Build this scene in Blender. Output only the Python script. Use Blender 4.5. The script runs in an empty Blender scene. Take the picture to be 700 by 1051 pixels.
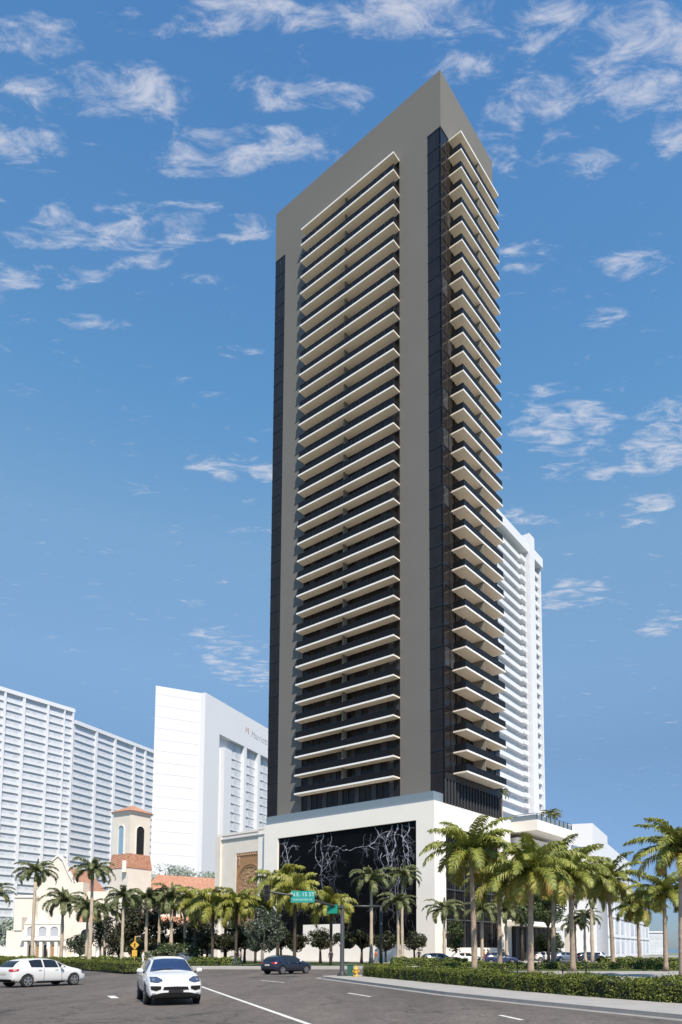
import bpy, bmesh, math, random
from math import sin, cos, pi, radians, tan, atan2, sqrt, hypot
from mathutils import Vector, Matrix
from mathutils.bvhtree import BVHTree
R = random.Random(7)
scn = bpy.context.scene
col = scn.collection

# ---------------------------------------------------------------- materials
def mat(name, rgb, rough=.7, metal=0, spec=.5, noise=0, nscale=3, bump=0, bscale=20, trans=None, coat=0, emit=None):
    m = bpy.data.materials.new(name); m.use_nodes = True
    nt = m.node_tree; b = nt.nodes['Principled BSDF']
    b.inputs['Base Color'].default_value = (*rgb, 1)
    b.inputs['Roughness'].default_value = rough
    b.inputs['Metallic'].default_value = metal
    b.inputs['Specular IOR Level'].default_value = spec
    b.inputs['Coat Weight'].default_value = coat
    tc = nt.nodes.new('ShaderNodeTexCoord')
    if noise:
        n = nt.nodes.new('ShaderNodeTexNoise'); n.inputs['Scale'].default_value = nscale
        n.inputs['Detail'].default_value = 6; n.inputs['Roughness'].default_value = .65
        nt.links.new(tc.outputs['Object'], n.inputs['Vector'])
        r = nt.nodes.new('ShaderNodeMapRange'); r.inputs[1].default_value = .3; r.inputs[2].default_value = .7
        r.inputs[3].default_value = 1-noise; r.inputs[4].default_value = 1+noise
        nt.links.new(n.outputs['Fac'], r.inputs[0])
        x = nt.nodes.new('ShaderNodeVectorMath'); x.operation = 'SCALE'; x.inputs[0].default_value = rgb
        nt.links.new(r.outputs[0], x.inputs['Scale']); nt.links.new(x.outputs[0], b.inputs['Base Color'])
    if bump:
        n = nt.nodes.new('ShaderNodeTexNoise'); n.inputs['Scale'].default_value = bscale; n.inputs['Detail'].default_value = 5
        nt.links.new(tc.outputs['Object'], n.inputs['Vector'])
        bp = nt.nodes.new('ShaderNodeBump'); bp.inputs['Strength'].default_value = bump; bp.inputs['Distance'].default_value = .05
        nt.links.new(n.outputs['Fac'], bp.inputs['Height']); nt.links.new(bp.outputs[0], b.inputs['Normal'])
    return m

def leafmat(name, c1, c2, rough=.5, sc=1.5):
    """foliage: colour varies leaf clump by leaf clump (object position noise) and per leaf"""
    m = bpy.data.materials.new(name); m.use_nodes = True
    nt = m.node_tree; b = nt.nodes['Principled BSDF']; out = nt.nodes['Material Output']
    tc = nt.nodes.new('ShaderNodeTexCoord'); n = nt.nodes.new('ShaderNodeTexNoise')
    n.inputs['Scale'].default_value = sc; n.inputs['Detail'].default_value = 3
    nt.links.new(tc.outputs['Object'], n.inputs['Vector'])
    g = nt.nodes.new('ShaderNodeNewGeometry')
    ad = nt.nodes.new('ShaderNodeMath'); ad.operation = 'MULTIPLY_ADD'; ad.inputs[1].default_value = .5
    nt.links.new(g.outputs['Random Per Island'], ad.inputs[0]); nt.links.new(n.outputs['Fac'], ad.inputs[2])
    r = nt.nodes.new('ShaderNodeMapRange'); r.inputs[1].default_value = .45; r.inputs[2].default_value = 1.05
    nt.links.new(ad.outputs[0], r.inputs[0])
    mx = nt.nodes.new('ShaderNodeMix'); mx.data_type = 'RGBA'
    mx.inputs['A'].default_value = (*c1, 1); mx.inputs['B'].default_value = (*c2, 1)
    nt.links.new(r.outputs[0], mx.inputs['Factor'])
    nt.links.new(mx.outputs['Result'], b.inputs['Base Color'])
    b.inputs['Roughness'].default_value = rough; b.inputs['Specular IOR Level'].default_value = .4
    t = nt.nodes.new('ShaderNodeBsdfTranslucent'); nt.links.new(mx.outputs['Result'], t.inputs['Color'])
    ms = nt.nodes.new('ShaderNodeMixShader'); ms.inputs[0].default_value = .22
    nt.links.new(b.outputs[0], ms.inputs[1]); nt.links.new(t.outputs[0], ms.inputs[2]); nt.links.new(ms.outputs[0], out.inputs['Surface'])
    return m

def wavy_glass(name, rgb, rough, spec, bs):
    m = mat(name, rgb, rough, spec=spec, noise=.25, nscale=.35)
    nt = m.node_tree; b = nt.nodes['Principled BSDF']; tc = nt.nodes.new('ShaderNodeTexCoord')
    n = nt.nodes.new('ShaderNodeTexNoise'); n.inputs['Scale'].default_value = .4
    nt.links.new(tc.outputs['Object'], n.inputs['Vector'])
    bp = nt.nodes.new('ShaderNodeBump'); bp.inputs['Strength'].default_value = bs; bp.inputs['Distance'].default_value = .2
    nt.links.new(n.outputs['Fac'], bp.inputs['Height']); nt.links.new(bp.outputs[0], b.inputs['Normal'])
    return m

M = {}
M['grey'] = mat('grey stucco', (.160,.154,.142), .85, noise=.035, nscale=.15, bump=.1)
M['slab'] = mat('cream slab paint', (.84,.75,.64), .7, noise=.03, nscale=.8)
M['podium'] = mat('white stucco', (.87,.825,.755), .8, noise=.025, nscale=.25, bump=.08)
M['fascia'] = mat('white fascia paint', (.90,.885,.86), .6)
M['fin'] = mat('grey beige fin', (.20,.185,.155), .8)
M['tglass'] = wavy_glass('tower dark glass', (.020,.018,.018), .08, .22, .12)
M['tglass2'] = wavy_glass('tower glass with blind', (.055,.055,.058), .12, .25, .1)
M['rail'] = mat('smoked glass railing', (.012,.012,.013), .2, spec=.15)
M['mull'] = mat('black anodised mullion', (.012,.012,.014), .4)
M['mull2'] = mat('dark grey mullion', (.07,.075,.085), .35)
M['guard'] = mat('blue grey glass guard', (.20,.25,.29), .12, spec=.6)
M['marble'] = mat('black polished marble', (.004,.004,.004), .3, spec=.08, noise=.5, nscale=.6)
M['vein'] = mat('white marble vein', (.40,.40,.46), .35, noise=.3, nscale=1.5)
M['veinf'] = mat('faint marble vein', (.085,.085,.11), .35, noise=.5, nscale=1.2)
M['church'] = mat('cream church stucco', (.72,.665,.59), .85, noise=.06, nscale=.5, bump=.1)
M['churchtrim'] = mat('pale church stone', (.76,.72,.66), .8, noise=.04, nscale=1)
M['carve'] = mat('carved brown stone', (.34,.20,.10), .85, noise=.25, nscale=2.5, bump=.3)
M['carve2'] = mat('carved pinkish stone', (.50,.33,.22), .85, noise=.25, nscale=3)
M['dark'] = mat('dark opening', (.012,.011,.010), .5)
M['bluewin'] = mat('blue window pane', (.25,.40,.52), .15)
M['fade'] = mat('pale far paint', (.68,.70,.735), .8, noise=.02, nscale=.05)  # far colours: distance haze is mixed into the paint, the air is clear
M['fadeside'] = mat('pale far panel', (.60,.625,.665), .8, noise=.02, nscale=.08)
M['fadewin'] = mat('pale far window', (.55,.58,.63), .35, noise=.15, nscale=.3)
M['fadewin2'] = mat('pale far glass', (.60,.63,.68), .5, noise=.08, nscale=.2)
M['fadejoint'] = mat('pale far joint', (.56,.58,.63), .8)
M['fadetext'] = mat('faded sign grey', (.42,.44,.49), .8)  # sign grey lightened as by haze; also colours the painted cornice shadow
M['fadered'] = mat('faded sign red', (.55,.36,.38), .8)
M['fadeleaf'] = leafmat('pale far leaves', (.30,.36,.30), (.44,.49,.42), sc=.4)  # haze over the far trees painted into the leaf colours
M['bark'] = mat('palm bark', (.33,.255,.19), .9, noise=.3, nscale=2.5, bump=.5, bscale=8)
M['barkp'] = mat('pale palm bark', (.46,.38,.29), .9, noise=.2, nscale=2, bump=.3, bscale=8)
M['barkd'] = mat('dark tree bark', (.07,.055,.04), .9, noise=.3, nscale=4)
M['barkg'] = mat('light tree bark', (.22,.19,.155), .9, noise=.3, nscale=4)
M['shaft'] = mat('green crownshaft', (.16,.20,.07), .5, noise=.2, nscale=2)
M['royal'] = leafmat('royal palm leaf', (.05,.068,.022), (.25,.27,.12), sc=.8)
M['coco'] = leafmat('coconut palm leaf', (.08,.105,.018), (.34,.36,.075), sc=.7)
M['yell'] = leafmat('yellow green palm leaf', (.12,.14,.02), (.40,.38,.08), sc=.7)
M['dry'] = leafmat('dry palm leaf', (.22,.12,.04), (.42,.27,.09), sc=1)
M['leaf'] = leafmat('dark tree leaf', (.014,.017,.008), (.06,.062,.026), sc=.8)
M['leafg'] = leafmat('grey green tree leaf', (.035,.05,.035), (.11,.135,.095), sc=.9)
M['leafm'] = leafmat('mid green leaf', (.025,.045,.012), (.09,.13,.035), sc=.9)
M['hedge'] = leafmat('hedge leaf', (.035,.055,.008), (.21,.24,.035), sc=1.1)
M['hedge2'] = leafmat('far hedge leaf', (.04,.07,.012), (.22,.27,.045), sc=.8)
M['flower'] = leafmat('white flower', (.45,.45,.40), (.65,.65,.58), sc=2)
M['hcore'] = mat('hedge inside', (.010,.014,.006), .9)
M['grass'] = mat('lawn', (.055,.085,.018), .9, noise=.35, nscale=1.5, bump=.4, bscale=30)
M['conc'] = mat('pale concrete', (.34,.325,.30), .85, noise=.1, nscale=.8, bump=.15, bscale=6)
M['kerb'] = mat('kerb concrete', (.33,.31,.285), .85, noise=.14, nscale=1.5)
M['gutter'] = mat('gutter concrete', (.27,.255,.235), .85, noise=.12, nscale=1.2)
M['paint'] = mat('worn road paint', (.62,.60,.56), .8, noise=.25, nscale=3)
M['lot'] = mat('light street paving', (.27,.26,.24), .9, noise=.1, nscale=.5)
M['farland'] = mat('far land', (.16,.19,.13), .9, noise=.3, nscale=.02)
M['water'] = mat('bay water', (.05,.10,.15), .15, bump=.3, bscale=1)
M['pole'] = mat('dark grey pole paint', (.055,.057,.06), .45, metal=.2)
M['sign'] = mat('street sign green', (.0,.22,.15), .4)
M['signl'] = mat('street sign teal green', (.02,.27,.23), .4)
M['white'] = mat('white lettering', (.50,.68,.66), .5)
M['box'] = mat('green utility box', (.02,.09,.065), .5)
M['yel'] = mat('yellow paint', (.62,.36,.05), .5, noise=.08, nscale=5)
M['black'] = mat('black paint', (.012,.012,.012), .5)
M['carw'] = mat('white car paint', (.68,.675,.66), .25, coat=.8)
M['card'] = mat('dark navy car paint', (.010,.016,.035), .2, coat=1)
M['carg'] = mat('grey blue car paint', (.14,.18,.24), .3, metal=.4, coat=.8)
M['carb'] = mat('deep blue car paint', (.02,.035,.09), .25, coat=.8)
M['cglass'] = mat('car side glass', (.015,.018,.022), .04, spec=.6)
M['wscreen'] = mat('car windscreen', (.02,.04,.10), .05, spec=.5)
M['tyre'] = mat('tyre rubber', (.015,.015,.015), .85)
M['rim'] = mat('alloy rim', (.42,.42,.43), .35, metal=.7)
M['plastic'] = mat('black bumper plastic', (.009,.009,.009), .7, spec=.2)
M['red'] = mat('red tail lamp', (.35,.012,.015), .25)
M['lamp'] = mat('headlamp glass', (.05,.07,.12), .08, spec=.8)
M['lampw'] = mat('headlamp reflector', (.35,.38,.45), .1, metal=.6)
M['plate'] = mat('number plate', (.55,.52,.42), .6)
M['skin'] = mat('skin', (.38,.22,.15), .6)
M['hair'] = mat('dark hair', (.03,.02,.015), .7)
for k, c in dict(cl_white=(.7,.68,.66), cl_dark=(.03,.03,.04), cl_blue=(.08,.12,.22), cl_orange=(.7,.18,.07), cl_pink=(.5,.33,.32), cl_tan=(.3,.24,.18)).items():
    M[k] = mat(k.replace('cl_', 'cloth '), c, .9)

def rooftiles():
    m = mat('orange roof tiles', (.56,.24,.125), .85)
    nt = m.node_tree; b = nt.nodes['Principled BSDF']; tc = nt.nodes.new('ShaderNodeTexCoord')
    n = nt.nodes.new('ShaderNodeTexNoise'); n.inputs['Scale'].default_value = 2.2; n.inputs['Detail'].default_value = 5
    w = nt.nodes.new('ShaderNodeTexWave'); w.inputs['Scale'].default_value = 1.4; w.bands_direction = 'DIAGONAL'; w.inputs['Distortion'].default_value = .4
    for q in (n, w): nt.links.new(tc.outputs['Object'], q.inputs['Vector'])
    r = nt.nodes.new('ShaderNodeValToRGB'); r.color_ramp.elements[0].color = (.36,.16,.095,1); r.color_ramp.elements[1].color = (.56,.31,.21,1)
    r.color_ramp.elements[0].position = .3; r.color_ramp.elements[1].position = .7
    nt.links.new(n.outputs['Fac'], r.inputs[0]); nt.links.new(r.outputs[0], b.inputs['Base Color'])
    bp = nt.nodes.new('ShaderNodeBump'); bp.inputs['Strength'].default_value = .6; bp.inputs['Distance'].default_value = .1
    nt.links.new(w.outputs['Fac'], bp.inputs['Height']); nt.links.new(bp.outputs[0], b.inputs['Normal'])
    return m
M['roof'] = rooftiles()

def asphalt():
    m = mat('worn asphalt', (.1,.093,.088), .9)
    nt = m.node_tree; b = nt.nodes['Principled BSDF']; L = nt.links.new
    tc = nt.nodes.new('ShaderNodeTexCoord')
    def noise(s, d, r=.6, dist=0, mp=None):
        n = nt.nodes.new('ShaderNodeTexNoise'); n.inputs['Scale'].default_value = s; n.inputs['Detail'].default_value = d
        n.inputs['Roughness'].default_value = r; n.inputs['Distortion'].default_value = dist
        L((mp or tc).outputs[0 if mp else 'Object'], n.inputs['Vector']); return n
    mp = nt.nodes.new('ShaderNodeMapping'); mp.inputs['Rotation'].default_value = (0,0,-.5); mp.inputs['Scale'].default_value = (1,.22,1)
    L(tc.outputs['Object'], mp.inputs['Vector'])
    big = noise(.25, 6, .6, .3, mp); mid = noise(1.7, 6, .7); fine = noise(9, 5, .8)
    def mr(src, a, bb, lo, hi):
        r = nt.nodes.new('ShaderNodeMapRange'); r.inputs[1].default_value=a; r.inputs[2].default_value=bb; r.inputs[3].default_value=lo; r.inputs[4].default_value=hi
        L(src, r.inputs[0]); return r.outputs[0]
    def mul(a, c):
        x = nt.nodes.new('ShaderNodeMath'); x.operation='MULTIPLY'; L(a, x.inputs[0]); L(c, x.inputs[1]); return x.outputs[0]
    f = mul(mul(mr(big.outputs['Fac'], .3,.7,.62,1.34), mr(mid.outputs['Fac'],.3,.7,.76,1.24)), mr(fine.outputs['Fac'],.3,.7,.5,1.5))
    # cracks: distorted cell borders, only in patches
    v = nt.nodes.new('ShaderNodeTexVoronoi'); v.feature = 'DISTANCE_TO_EDGE'; v.inputs['Scale'].default_value = .28
    dn = noise(1.2, 5); vm = nt.nodes.new('ShaderNodeVectorMath'); vm.operation='MULTIPLY_ADD'; vm.inputs[1].default_value=(1.6,1.6,0)
    L(dn.outputs['Color'], vm.inputs[0]); L(tc.outputs['Object'], vm.inputs[2]); L(vm.outputs[0], v.inputs['Vector'])
    cr = mr(v.outputs['Distance'], 0, .018, .38, 1)
    msk = noise(.13, 3); mk = mr(msk.outputs['Fac'], .44, .50, 0, 1)
    mx = nt.nodes.new('ShaderNodeMix'); L(mk, mx.inputs['Factor']); mx.inputs['A'].default_value = 1; L(cr, mx.inputs['B'])
    f = mul(f, mx.outputs[0])
    x = nt.nodes.new('ShaderNodeVectorMath'); x.operation='SCALE'; x.inputs[0].default_value = (.114,.097,.083); L(f, x.inputs['Scale'])
    L(x.outputs[0], b.inputs['Base Color'])
    bp = nt.nodes.new('ShaderNodeBump'); bp.inputs['Strength'].default_value=.5; bp.inputs['Distance'].default_value=.02
    L(fine.outputs['Fac'], bp.inputs['Height']); L(bp.outputs[0], b.inputs['Normal'])
    return m
M['asphalt'] = asphalt()

# ---------------------------------------------------------------- mesh collector
class MB:
    def __init__(s): s.v=[]; s.f=[]; s.m=[]; s.mats=[]; s.cur=0; s.sm=[]; s.smooth=False
    def use(s, name):
        if name not in s.mats: s.mats.append(name)
        s.cur = s.mats.index(name); return s
    def face(s, pts):
        b = len(s.v); s.v += [tuple(p) for p in pts]; s.f.append(tuple(range(b, b+len(pts)))); s.m.append(s.cur); s.sm.append(s.smooth)
    def box(s, x0,x1,y0,y1,z0,z1):
        b = len(s.v)
        s.v += [(x,y,z) for z in (z0,z1) for y in (y0,y1) for x in (x0,x1)]
        for q in ((0,2,3,1),(4,5,7,6),(0,1,5,4),(2,6,7,3),(0,4,6,2),(1,3,7,5)):
            s.f.append(tuple(b+i for i in q)); s.m.append(s.cur); s.sm.append(False)
        return s
    def prism(s, poly, z0, z1):
        n=len(poly); b=len(s.v)
        s.v += [(x,y,z0) for x,y in poly]+[(x,y,z1) for x,y in poly]
        fs=[tuple(b+i for i in reversed(range(n))), tuple(b+n+i for i in range(n))]+[(b+i,b+(i+1)%n,b+n+(i+1)%n,b+n+i) for i in range(n)]
        for q in fs: s.f.append(q); s.m.append(s.cur); s.sm.append(False)
        return s
    def tube(s, pts, rad, n=8, cap=True):
        pts=[Vector(p) for p in pts]
        if not hasattr(rad,'__len__'): rad=[rad]*len(pts)
        b=len(s.v)
        for i,p in enumerate(pts):
            d=(pts[min(i+1,len(pts)-1)]-pts[max(i-1,0)]).normalized()
            a=d.cross(Vector((0,0,1)) if abs(d.z)<.9 else Vector((1,0,0))).normalized(); c=d.cross(a)
            for k in range(n):
                t=2*pi*k/n; s.v.append(tuple(p+(a*cos(t)+c*sin(t))*rad[i]))
        for i in range(len(pts)-1):
            for k in range(n):
                s.f.append((b+i*n+k,b+i*n+(k+1)%n,b+(i+1)*n+(k+1)%n,b+(i+1)*n+k)); s.m.append(s.cur); s.sm.append(True)
        if cap:
            s.f.append(tuple(b+k for k in reversed(range(n)))); s.m.append(s.cur); s.sm.append(False)
            e=b+(len(pts)-1)*n; s.f.append(tuple(e+k for k in range(n))); s.m.append(s.cur); s.sm.append(False)
        return s
    def build(s, name, material=None, parent=None):
        me=bpy.data.meshes.new(name)
        me.from_pydata(s.v,[],s.f)
        for mn in (s.mats or [material]): me.materials.append(M[mn])
        if s.mats: me.polygons.foreach_set('material_index', s.m)
        me.polygons.foreach_set('use_smooth', s.sm)
        me.update()
        o=bpy.data.objects.new(name,me); col.objects.link(o)
        if parent: o.parent=parent
        return o
def empty(name, loc, rz, label, cat, group=None):
    o=bpy.data.objects.new(name,None); col.objects.link(o); o.location=loc; o.rotation_euler=(0,0,rz); tag(o,label,cat,group); return o
def tag(o,label,cat,group=None,kind=None):
    if label: o['label']=label
    if cat: o['category']=cat
    if group: o['group']=group
    if kind: o['kind']=kind
    return o
def struct(o, kind='structure'):
    o['kind']=kind; return o
def copytree(o, parent=None):
    c=o.copy(); col.objects.link(c); c.parent=parent
    for ch in list(o.children): copytree(ch,c)
    return c
def boxo(name, dims, m, parent): return MB().box(*dims).build(name,m,parent)
def bevel(o, w=.03, seg=2):
    md=o.modifiers.new('bevel','BEVEL'); md.width=w; md.segments=seg; md.limit_method='ANGLE'; return o

# ---------------------------------------------------------------- camera
CAMZ=2.0; F=732.79; PITCH=.0901; CX,CY=401.96,907.15
cd=bpy.data.cameras.new('camera'); cam=bpy.data.objects.new('camera',cd); col.objects.link(cam); scn.camera=cam
cam.location=(0,0,CAMZ); cam.rotation_euler=(pi/2+PITCH,0,0)
cd.sensor_fit='VERTICAL'; cd.sensor_height=36; cd.lens=F/1051*36
cd.shift_x=-(CX-350)/1051; cd.shift_y=(CY-525.5)/1051
cd.clip_start=.1; cd.clip_end=9000
def ray(px,py):
    a=(px-CX)/F; b=-(py-CY)/F; return (a, cos(PITCH)-b*sin(PITCH), sin(PITCH)+b*cos(PITCH))
def G(px,py,z=0):
    d=ray(px,py); t=(z-CAMZ)/d[2]; return (d[0]*t,d[1]*t)
def A(px,py,Y):
    d=ray(px,py); t=Y/d[1]; return (d[0]*t,Y,CAMZ+d[2]*t)

# ---------------------------------------------------------------- light and sky
SUN_AZ=radians(20); SUN_EL=radians(51)     # direction to the sun: behind the camera, slightly right
sd=Vector((sin(SUN_AZ)*cos(SUN_EL),-cos(SUN_AZ)*cos(SUN_EL),sin(SUN_EL)))
sl=bpy.data.lights.new('sun','SUN'); so=bpy.data.objects.new('sun',sl); col.objects.link(so)
sl.energy=4.95; sl.angle=radians(.5); sl.color=(1,.885,.74)
so.rotation_euler=sd.to_track_quat('Z','Y').to_euler(); so.location=(0,-50,200)
w=bpy.data.worlds.new('World'); scn.world=w; w.use_nodes=True; nt=w.node_tree; L=nt.links.new
bg=nt.nodes['Background']; bg.inputs['Strength'].default_value=.105
sky=nt.nodes.new('ShaderNodeTexSky'); sky.sky_type='NISHITA'; sky.sun_disc=False
sky.sun_elevation=SUN_EL; sky.sun_rotation=pi-SUN_AZ; sky.air_density=1.0; sky.dust_density=.25; sky.ozone_density=2.5
tc=nt.nodes.new('ShaderNodeTexCoord'); sp=nt.nodes.new('ShaderNodeSeparateXYZ'); L(tc.outputs['Generated'],sp.inputs[0])
def mth(op,a,b=None,c=None,clamp=False):
    n=nt.nodes.new('ShaderNodeMath'); n.operation=op; n.use_clamp=clamp
    for i,q in enumerate((a,b,c)):
        if q is None: continue
        if isinstance(q,(int,float)): n.inputs[i].default_value=q
        else: L(q,n.inputs[i])
    return n.outputs[0]
zc=mth('MAXIMUM',sp.outputs[2],.03)
cx_=mth('DIVIDE',sp.outputs[0],zc); cy_=mth('DIVIDE',sp.outputs[1],zc)
cb=nt.nodes.new('ShaderNodeCombineXYZ'); L(cx_,cb.inputs[0]); L(cy_,cb.inputs[1])
PATCH=[(40,35,75,32,.9),(110,95,120,40,.85),(20,140,50,40,.8),(150,25,90,22,.7),(300,100,90,26,.85),(250,15,110,28,.85),(200,175,70,14,.7),(110,250,110,12,.75),(180,215,80,14,.7),(470,75,40,30,.75),(600,115,70,40,.75),(690,130,30,50,.8),(660,20,60,30,.9),(250,150,100,35,.9),(430,10,110,45,.85),(560,60,90,65,1),(655,60,70,75,.9),(512,140,32,50,.9),
(120,232,125,28,.9),(50,285,62,16,1.05),(245,233,38,20,.95),(145,270,42,12,.7),(240,360,34,10,.75),(545,262,40,20,.85),(620,170,60,25,.65),
(655,270,38,18,.9),(575,440,62,34,1.1),(682,450,42,52,1.15),(600,484,42,15,.9),(540,530,32,14,.7),(662,522,28,20,.95),(590,612,42,20,.85),
(680,642,32,15,.6),(222,478,48,16,.6),(270,482,18,18,.95),(245,680,38,32,.8),(215,650,28,12,.6),(622,325,32,16,.6),(570,400,32,13,.6),(60,330,75,13,.5),
(-150,200,150,150,.8),(900,200,160,200,.9),(900,520,120,120,.8),(-200,520,120,60,.6)]
acc=None
for (px,py,rx,ry,s) in PATCH:
    d=ray(px,py); a=d[0]/d[1]; e=d[2]/d[1]
    vx,vy=a/e,1/e; sx=rx/F/e*1.25; sy=ry/F/e/e*1.25
    n=nt.nodes.new('ShaderNodeVectorMath'); n.operation='SUBTRACT'; L(cb.outputs[0],n.inputs[0]); n.inputs[1].default_value=(vx,vy,0)
    n2=nt.nodes.new('ShaderNodeVectorMath'); n2.operation='MULTIPLY'; L(n.outputs[0],n2.inputs[0]); n2.inputs[1].default_value=(1/sx,1/sy,0)
    n3=nt.nodes.new('ShaderNodeVectorMath'); n3.operation='LENGTH'; L(n2.outputs[0],n3.inputs[0])
    q=mth('MULTIPLY',mth('SUBTRACT',1.0,n3.outputs['Value'],clamp=True),s*1.3,clamp=False)
    acc=q if acc is None else mth('MAXIMUM',acc,q)
def wn(scale,detail,rough,dist,sc=(1,1,1)):
    mp=nt.nodes.new('ShaderNodeMapping'); mp.inputs['Scale'].default_value=sc; L(cb.outputs[0],mp.inputs['Vector'])
    mp.inputs['Rotation'].default_value=(0,0,.30)
    n=nt.nodes.new('ShaderNodeTexNoise'); n.inputs['Scale'].default_value=scale; n.inputs['Detail'].default_value=detail
    n.inputs['Roughness'].default_value=rough; n.inputs['Distortion'].default_value=dist; L(mp.outputs[0],n.inputs['Vector']); return n.outputs['Fac']
n1=wn(25,10,.66,.5,(.55,1.2,1)); n2_=wn(8,4,.55,.3,(.7,1.2,1))
# density = noise above a threshold which the coverage lowers
den=mth('ADD',mth('MULTIPLY',n1,1.25),mth('MULTIPLY',n2_,.45))
acc=mth('MINIMUM',mth('MULTIPLY',acc,1.8),.85)
den=mth('ADD',den,mth('MULTIPLY',acc,.27))
rr=nt.nodes.new('ShaderNodeMapRange'); rr.interpolation_type='SMOOTHSTEP'
rr.inputs[1].default_value=.965; rr.inputs[2].default_value=1.34; rr.inputs[3].default_value=0; rr.inputs[4].default_value=.72
L(den,rr.inputs[0])
hz=nt.nodes.new('ShaderNodeMapRange'); hz.inputs[1].default_value=.05; hz.inputs[2].default_value=.2; L(sp.outputs[2],hz.inputs[0])
cf=mth('MULTIPLY',rr.outputs[0],hz.outputs[0])
tint=nt.nodes.new('ShaderNodeMix'); tint.data_type='RGBA'; tint.blend_type='MULTIPLY'; tint.inputs['Factor'].default_value=1
L(sky.outputs[0],tint.inputs['A'])
cr_=nt.nodes.new('ShaderNodeValToRGB'); L(sp.outputs[2],cr_.inputs[0]); els=cr_.color_ramp.elements
RAMP=[(0,(.34,.44,.64)),(.08,(.44,.54,.78)),(.26,(.80,.90,.94)),(.36,(1.22,1.32,1.26)),(.5,(1.50,1.72,1.56)),(.62,(1.16,1.72,1.76)),(.76,(1.02,1.62,1.80)),(.88,(.86,1.45,1.75))]
els[0].position=0; els[1].position=.08
for q_ in RAMP[2:]: els.new(q_[0])
for e_,q_ in zip(els,RAMP): e_.position=q_[0]; e_.color=(*q_[1],1)
L(cr_.outputs[0],tint.inputs['B'])
mx=nt.nodes.new('ShaderNodeMix'); mx.data_type='RGBA'; L(cf,mx.inputs['Factor']); L(tint.outputs['Result'],mx.inputs['A'])
mx.inputs['B'].default_value=(5.6,5.7,6.3,1)
L(mx.outputs['Result'],bg.inputs['Color'])
scn.view_settings.view_transform='Standard'; scn.view_settings.look='None'; scn.view_settings.exposure=.28; scn.view_settings.gamma=1

# ---------------------------------------------------------------- ground
def sheet(name, poly, z, m, kind='structure'):
    mb=MB(); mb.face([(x,y,z) for x,y in poly]); return struct(mb.build(name,m),kind)
sheet('ground',[(-4000,-200),(4000,-200),(4000,6000),(-4000,6000)],-.02,'farland')
sheet('bay_water',[(60,330),(4000,330),(4000,5900),(60,5900)],-.01,'water')
sheet('road',[(-160,-30),(80,-30),(80,68.6),(-160,68.6)],0,'asphalt')
sheet('cross_street',[(-160,68.61),(140,68.61),(140,200),(-160,200)],0,'lot')
def slab(name, poly, z1, m, kind='structure', z0=-.02):
    return struct(MB().prism(poly,z0,z1).build(name,m),kind)
# far sidewalk and lawn strip in front of church and tower
slab('sidewalk',[(-150,70.4),(3.0,70.4),(3.0,76.5),(-150,76.5)],.13,'conc')
slab('kerb',[(-150,70.2),(3.0,70.2),(3.0,70.39),(-150,70.39)],.135,'kerb')
sheet('lawn',[(-150,76.5),(6,76.5),(6,83),(-4,95.9),(-25,112),(-34,118),(-150,118)],.1,'grass')
slab('plaza_paving',[(6.2,88),(80,88),(80,150),(-34,150),(-34,118.2),(-24,112.2),(-3.6,96.2)],.1,'conc')
slab('church_forecourt',[(-150,118.2),(-34.2,118.2),(-34.2,200),(-150,200)],.1,'conc')
# right hand island: kerb, sidewalk, verge
K=[G(337,1004.5),G(400,1013),G(460,1021),G(540,1029.5),G(620,1037.5),G(700,1045.5)]
H=[G(372,1004),G(460,1013),G(540,1021),G(620,1028),G(700,1034)]
def off(pl,d):
    out=[]
    for i,p in enumerate(pl):
        a=Vector(pl[max(i-1,0)]); b=Vector(pl[min(i+1,len(pl)-1)]); t=(b-a).normalized(); n=Vector((t.y,-t.x))
        out.append((p[0]+n.x*d,p[1]+n.y*d))
    return out
last=(K[-1][0]+(K[-1][0]-K[-2][0])*4,K[-1][1]+(K[-1][1]-K[-2][1])*4)
K2=K+[last]
# rounded tip toward the back
tip=[(K[0][0]-.35,K[0][1]+.6),(K[0][0]-.3,K[0][1]+1.6),(K[0][0]+.4,K[0][1]+2.6),(K[0][0]+2.0,K[0][1]+3.4),(K[0][0]+6,K[0][1]+4.4)]
back=[(6,56.2),(14,58),(60,60),(60,0)]
slab('sidewalk',K2+[(60,-14)]+list(reversed(back))[1:]+list(reversed(tip)),.13,'conc')
kp=list(reversed(tip))+K2
ko=[(x,y) for x,y in off(kp,.0)]; ki=off(kp,.18); kg=off(kp,.62)
def strip(name,a,b,z0,z1,m):
    mb=MB()
    for i in range(len(a)-1):
        mb.face([(*a[i],z1),(*b[i],z1),(*b[i+1],z1),(*a[i+1],z1)])
        mb.face([(*b[i],z1),(*b[i],z0),(*b[i+1],z0),(*b[i+1],z1)])
    return struct(mb.build(name,m))
strip('kerb',ko,ki,0,.135,'kerb')
strip('gutter',ki,kg,0,.006,'gutter')
# second verge with hedge (behind the light street)
slab('verge',[(3.2,64.2),(90,62.5),(90,66.5),(3.2,69.8)],.12,'grass')
slab('verge',[(22,82),(120,82),(120,84.5),(22,85)],.12,'grass')
sheet('side_street',[(6,56.6),(14,58.3),(60,60.3),(90,60.3),(90,62.4),(3.2,64.1),(-1,64.1),(-2,55.5)],.135*0+.004,'lot')
# left median
ME=[G(-60,991.5),G(0,992.5),G(60,994.8),G(110,997.5),G(148,1000.2),G(185,999)]
MEb=[(x-2,y+9) for x,y in reversed(ME[:-1])]
MEp=ME+[(ME[-1][0]+.4,ME[-1][1]+3)]+[(-17.5,65.5)]+MEb
slab('median_kerb',MEp,.14,'kerb')
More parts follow.
